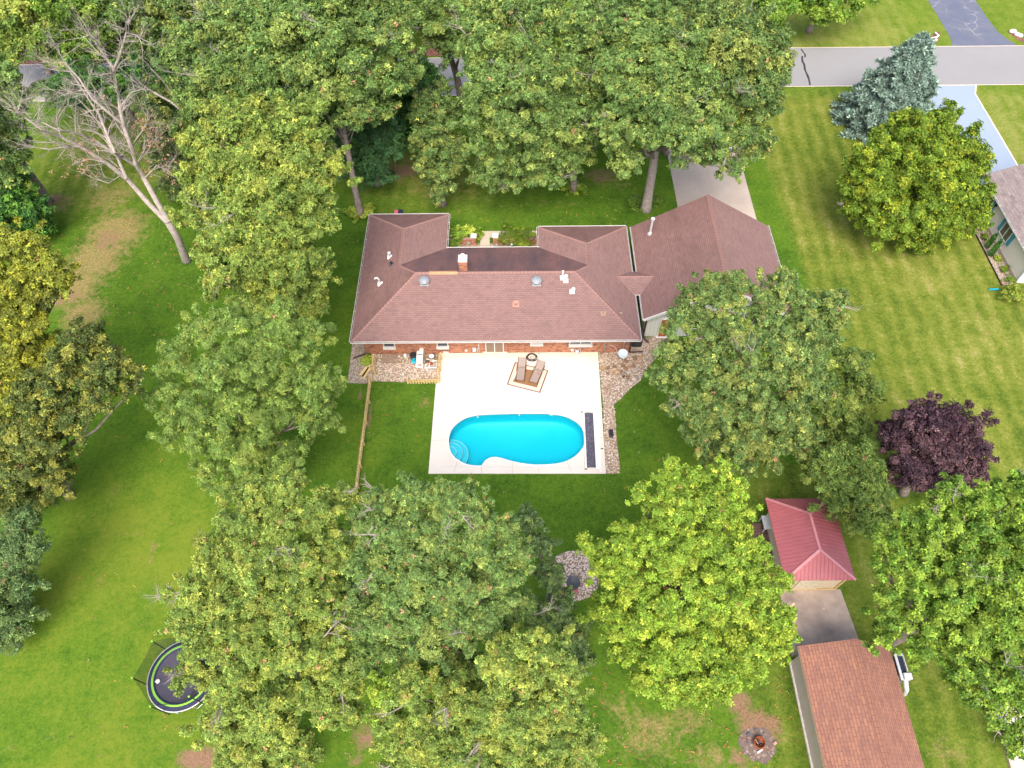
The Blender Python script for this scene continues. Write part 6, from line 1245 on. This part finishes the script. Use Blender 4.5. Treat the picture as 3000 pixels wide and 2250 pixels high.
# play structure glimpsed right of the round oak
p = G(2434, 1315); t_ = thing('swing_frame', p, 'orange brown wooden swing frame glimpsed behind the round oak', 'swing frame')
for dx, dy in ((-.5, -.3), (.35, -.5), (-.3, .4)): m_ = MB(); m_.beam((p[0]+dx, p[1]+dy, 0), (p[0], p[1]+.1, 2.1), .09, .09); m_.build('leg', M['rust'] if dx < 0 else M['pine'], t_)
m_ = MB(); m_.beam((p[0]-.35, p[1]-.25, .7), (p[0]+.25, p[1]-.3, .7), .07, .07); m_.build('crossbar', M['pine'], t_)
# ------------------------------------------------------------------ car on the driveway, mostly under the oak
p = G(2130, 395, .7); cxr, cyr = float(p[0])-.2, float(p[1])+.3
t_ = thing('parked_car', (cxr, cyr, 0), 'blue grey car parked on the driveway under the oak', 'car')
def section(prof, hw, nm, mat, par=t_):
    m_ = MB(); vv = []
    for (yy, zlo, zhi, tpr) in prof:
        for s_, z_, q in ((-1, zlo, 1), (-1, (zlo+zhi)/2, 1.02), (-1, zhi, tpr), (1, zhi, tpr), (1, (zlo+zhi)/2, 1.02), (1, zlo, 1)): vv.append((cxr+s_*hw*q, cyr+yy, z_))
    n_ = len(prof); fs = [(i*6+k, i*6+(k+1) % 6, (i+1)*6+(k+1) % 6, (i+1)*6+k) for i in range(n_-1) for k in range(6)]+[tuple(range(6))[::-1], tuple(range((n_-1)*6, n_*6))]
    m_.add(vv, fs); return m_.build(nm, M[mat], par, bevel=.03)
section([(-2.2, .35, .62, .8), (-2.0, .25, .85, .88), (-1.0, .25, .95, .9), (1.0, .25, .95, .9), (2.0, .25, .85, .88), (2.25, .35, .6, .8)], .88, 'body', 'carpaint')
section([(-1.35, .92, .95, .86), (-.8, .92, 1.38, .76), (.6, .92, 1.40, .76), (1.35, .92, .95, .86)], .86, 'windows', 'glass_d')
m_ = MB(); m_.box((cxr, cyr-.1, 1.42), (1.2, 1.3, .05)); m_.build('roof_panel', M['carpaint'], t_, bevel=.02)
for sx in (-1, 1):
    for sy in (-1.35, 1.35):
        m_ = MB(); m_.lathe([(.2, -.1), (.33, -.1), (.34, 0), (.33, .1), (.2, .1)], (cxr+sx*.80, cyr+sy, .34), 20, mat3=Matrix.Rotation(R(90), 3, 'Y'), ring=True); wh = m_.build('wheel', M['black'], t_); m_ = MB(); m_.lathe([(0, -.09), (.2, -.09), (.2, .09), (0, .09)], (cxr+sx*.80, cyr+sy, .34), 14, mat3=Matrix.Rotation(R(90), 3, 'Y')); m_.build('rim', M['steel'], wh)
    m_ = MB(); m_.box((cxr+sx*.62, cyr-2.14, .66), (.3, .08, .12)); m_.build('tail_light', M['red'], t_); m_ = MB(); m_.box((cxr+sx*.62, cyr+2.18, .62), (.3, .08, .12)); m_.build('headlight', M['white'], t_)
# ------------------------------------------------------------------ fallen leaves on the lawns
Vs, Cs = [], []
for (x0, x1, y0, y1, n_) in ((150, 1100, 480, 1650, 420), (780, 1500, 380, 480, 130), (1300, 1900, 450, 1100, 160), (1280, 1900, 1400, 1659, 260), (1650, 1900, 400, 1000, 120), (100, 420, 300, 700, 300)):
    xy = np.stack([RNG.uniform(x0, x1, n_), RNG.uniform(y0, y1, n_)], 1); P_ = np.array([GD(a, b, .04) for a, b in xy]); okk = ~((P_[:, 0] > -6.2) & (P_[:, 0] < 6.7) & (P_[:, 1] > 21.5) & (P_[:, 1] < 45)); P_ = P_[okk]
    col = np.where(RNG.uniform(0, 1, (len(P_), 1)) < .5, np.array([[.40, .17, .07]]), np.array([[.26, .20, .10]]))*RNG.uniform(.6, 1.2, (len(P_), 1))
    v_, c_ = leaves(P_, np.tile([[0, 0, 1.]], (len(P_), 1)), .13, .08, 2, col, 0.0); v_[:, 2] = np.maximum(v_[:, 2], .02); Vs.append(v_); Cs.append(c_)
o = finish_crown(Vs, Cs, None, name='fallen_leaves'); tag(o, 'scattered orange and tan fallen leaves on the lawns', 'leaves', kind='stuff')
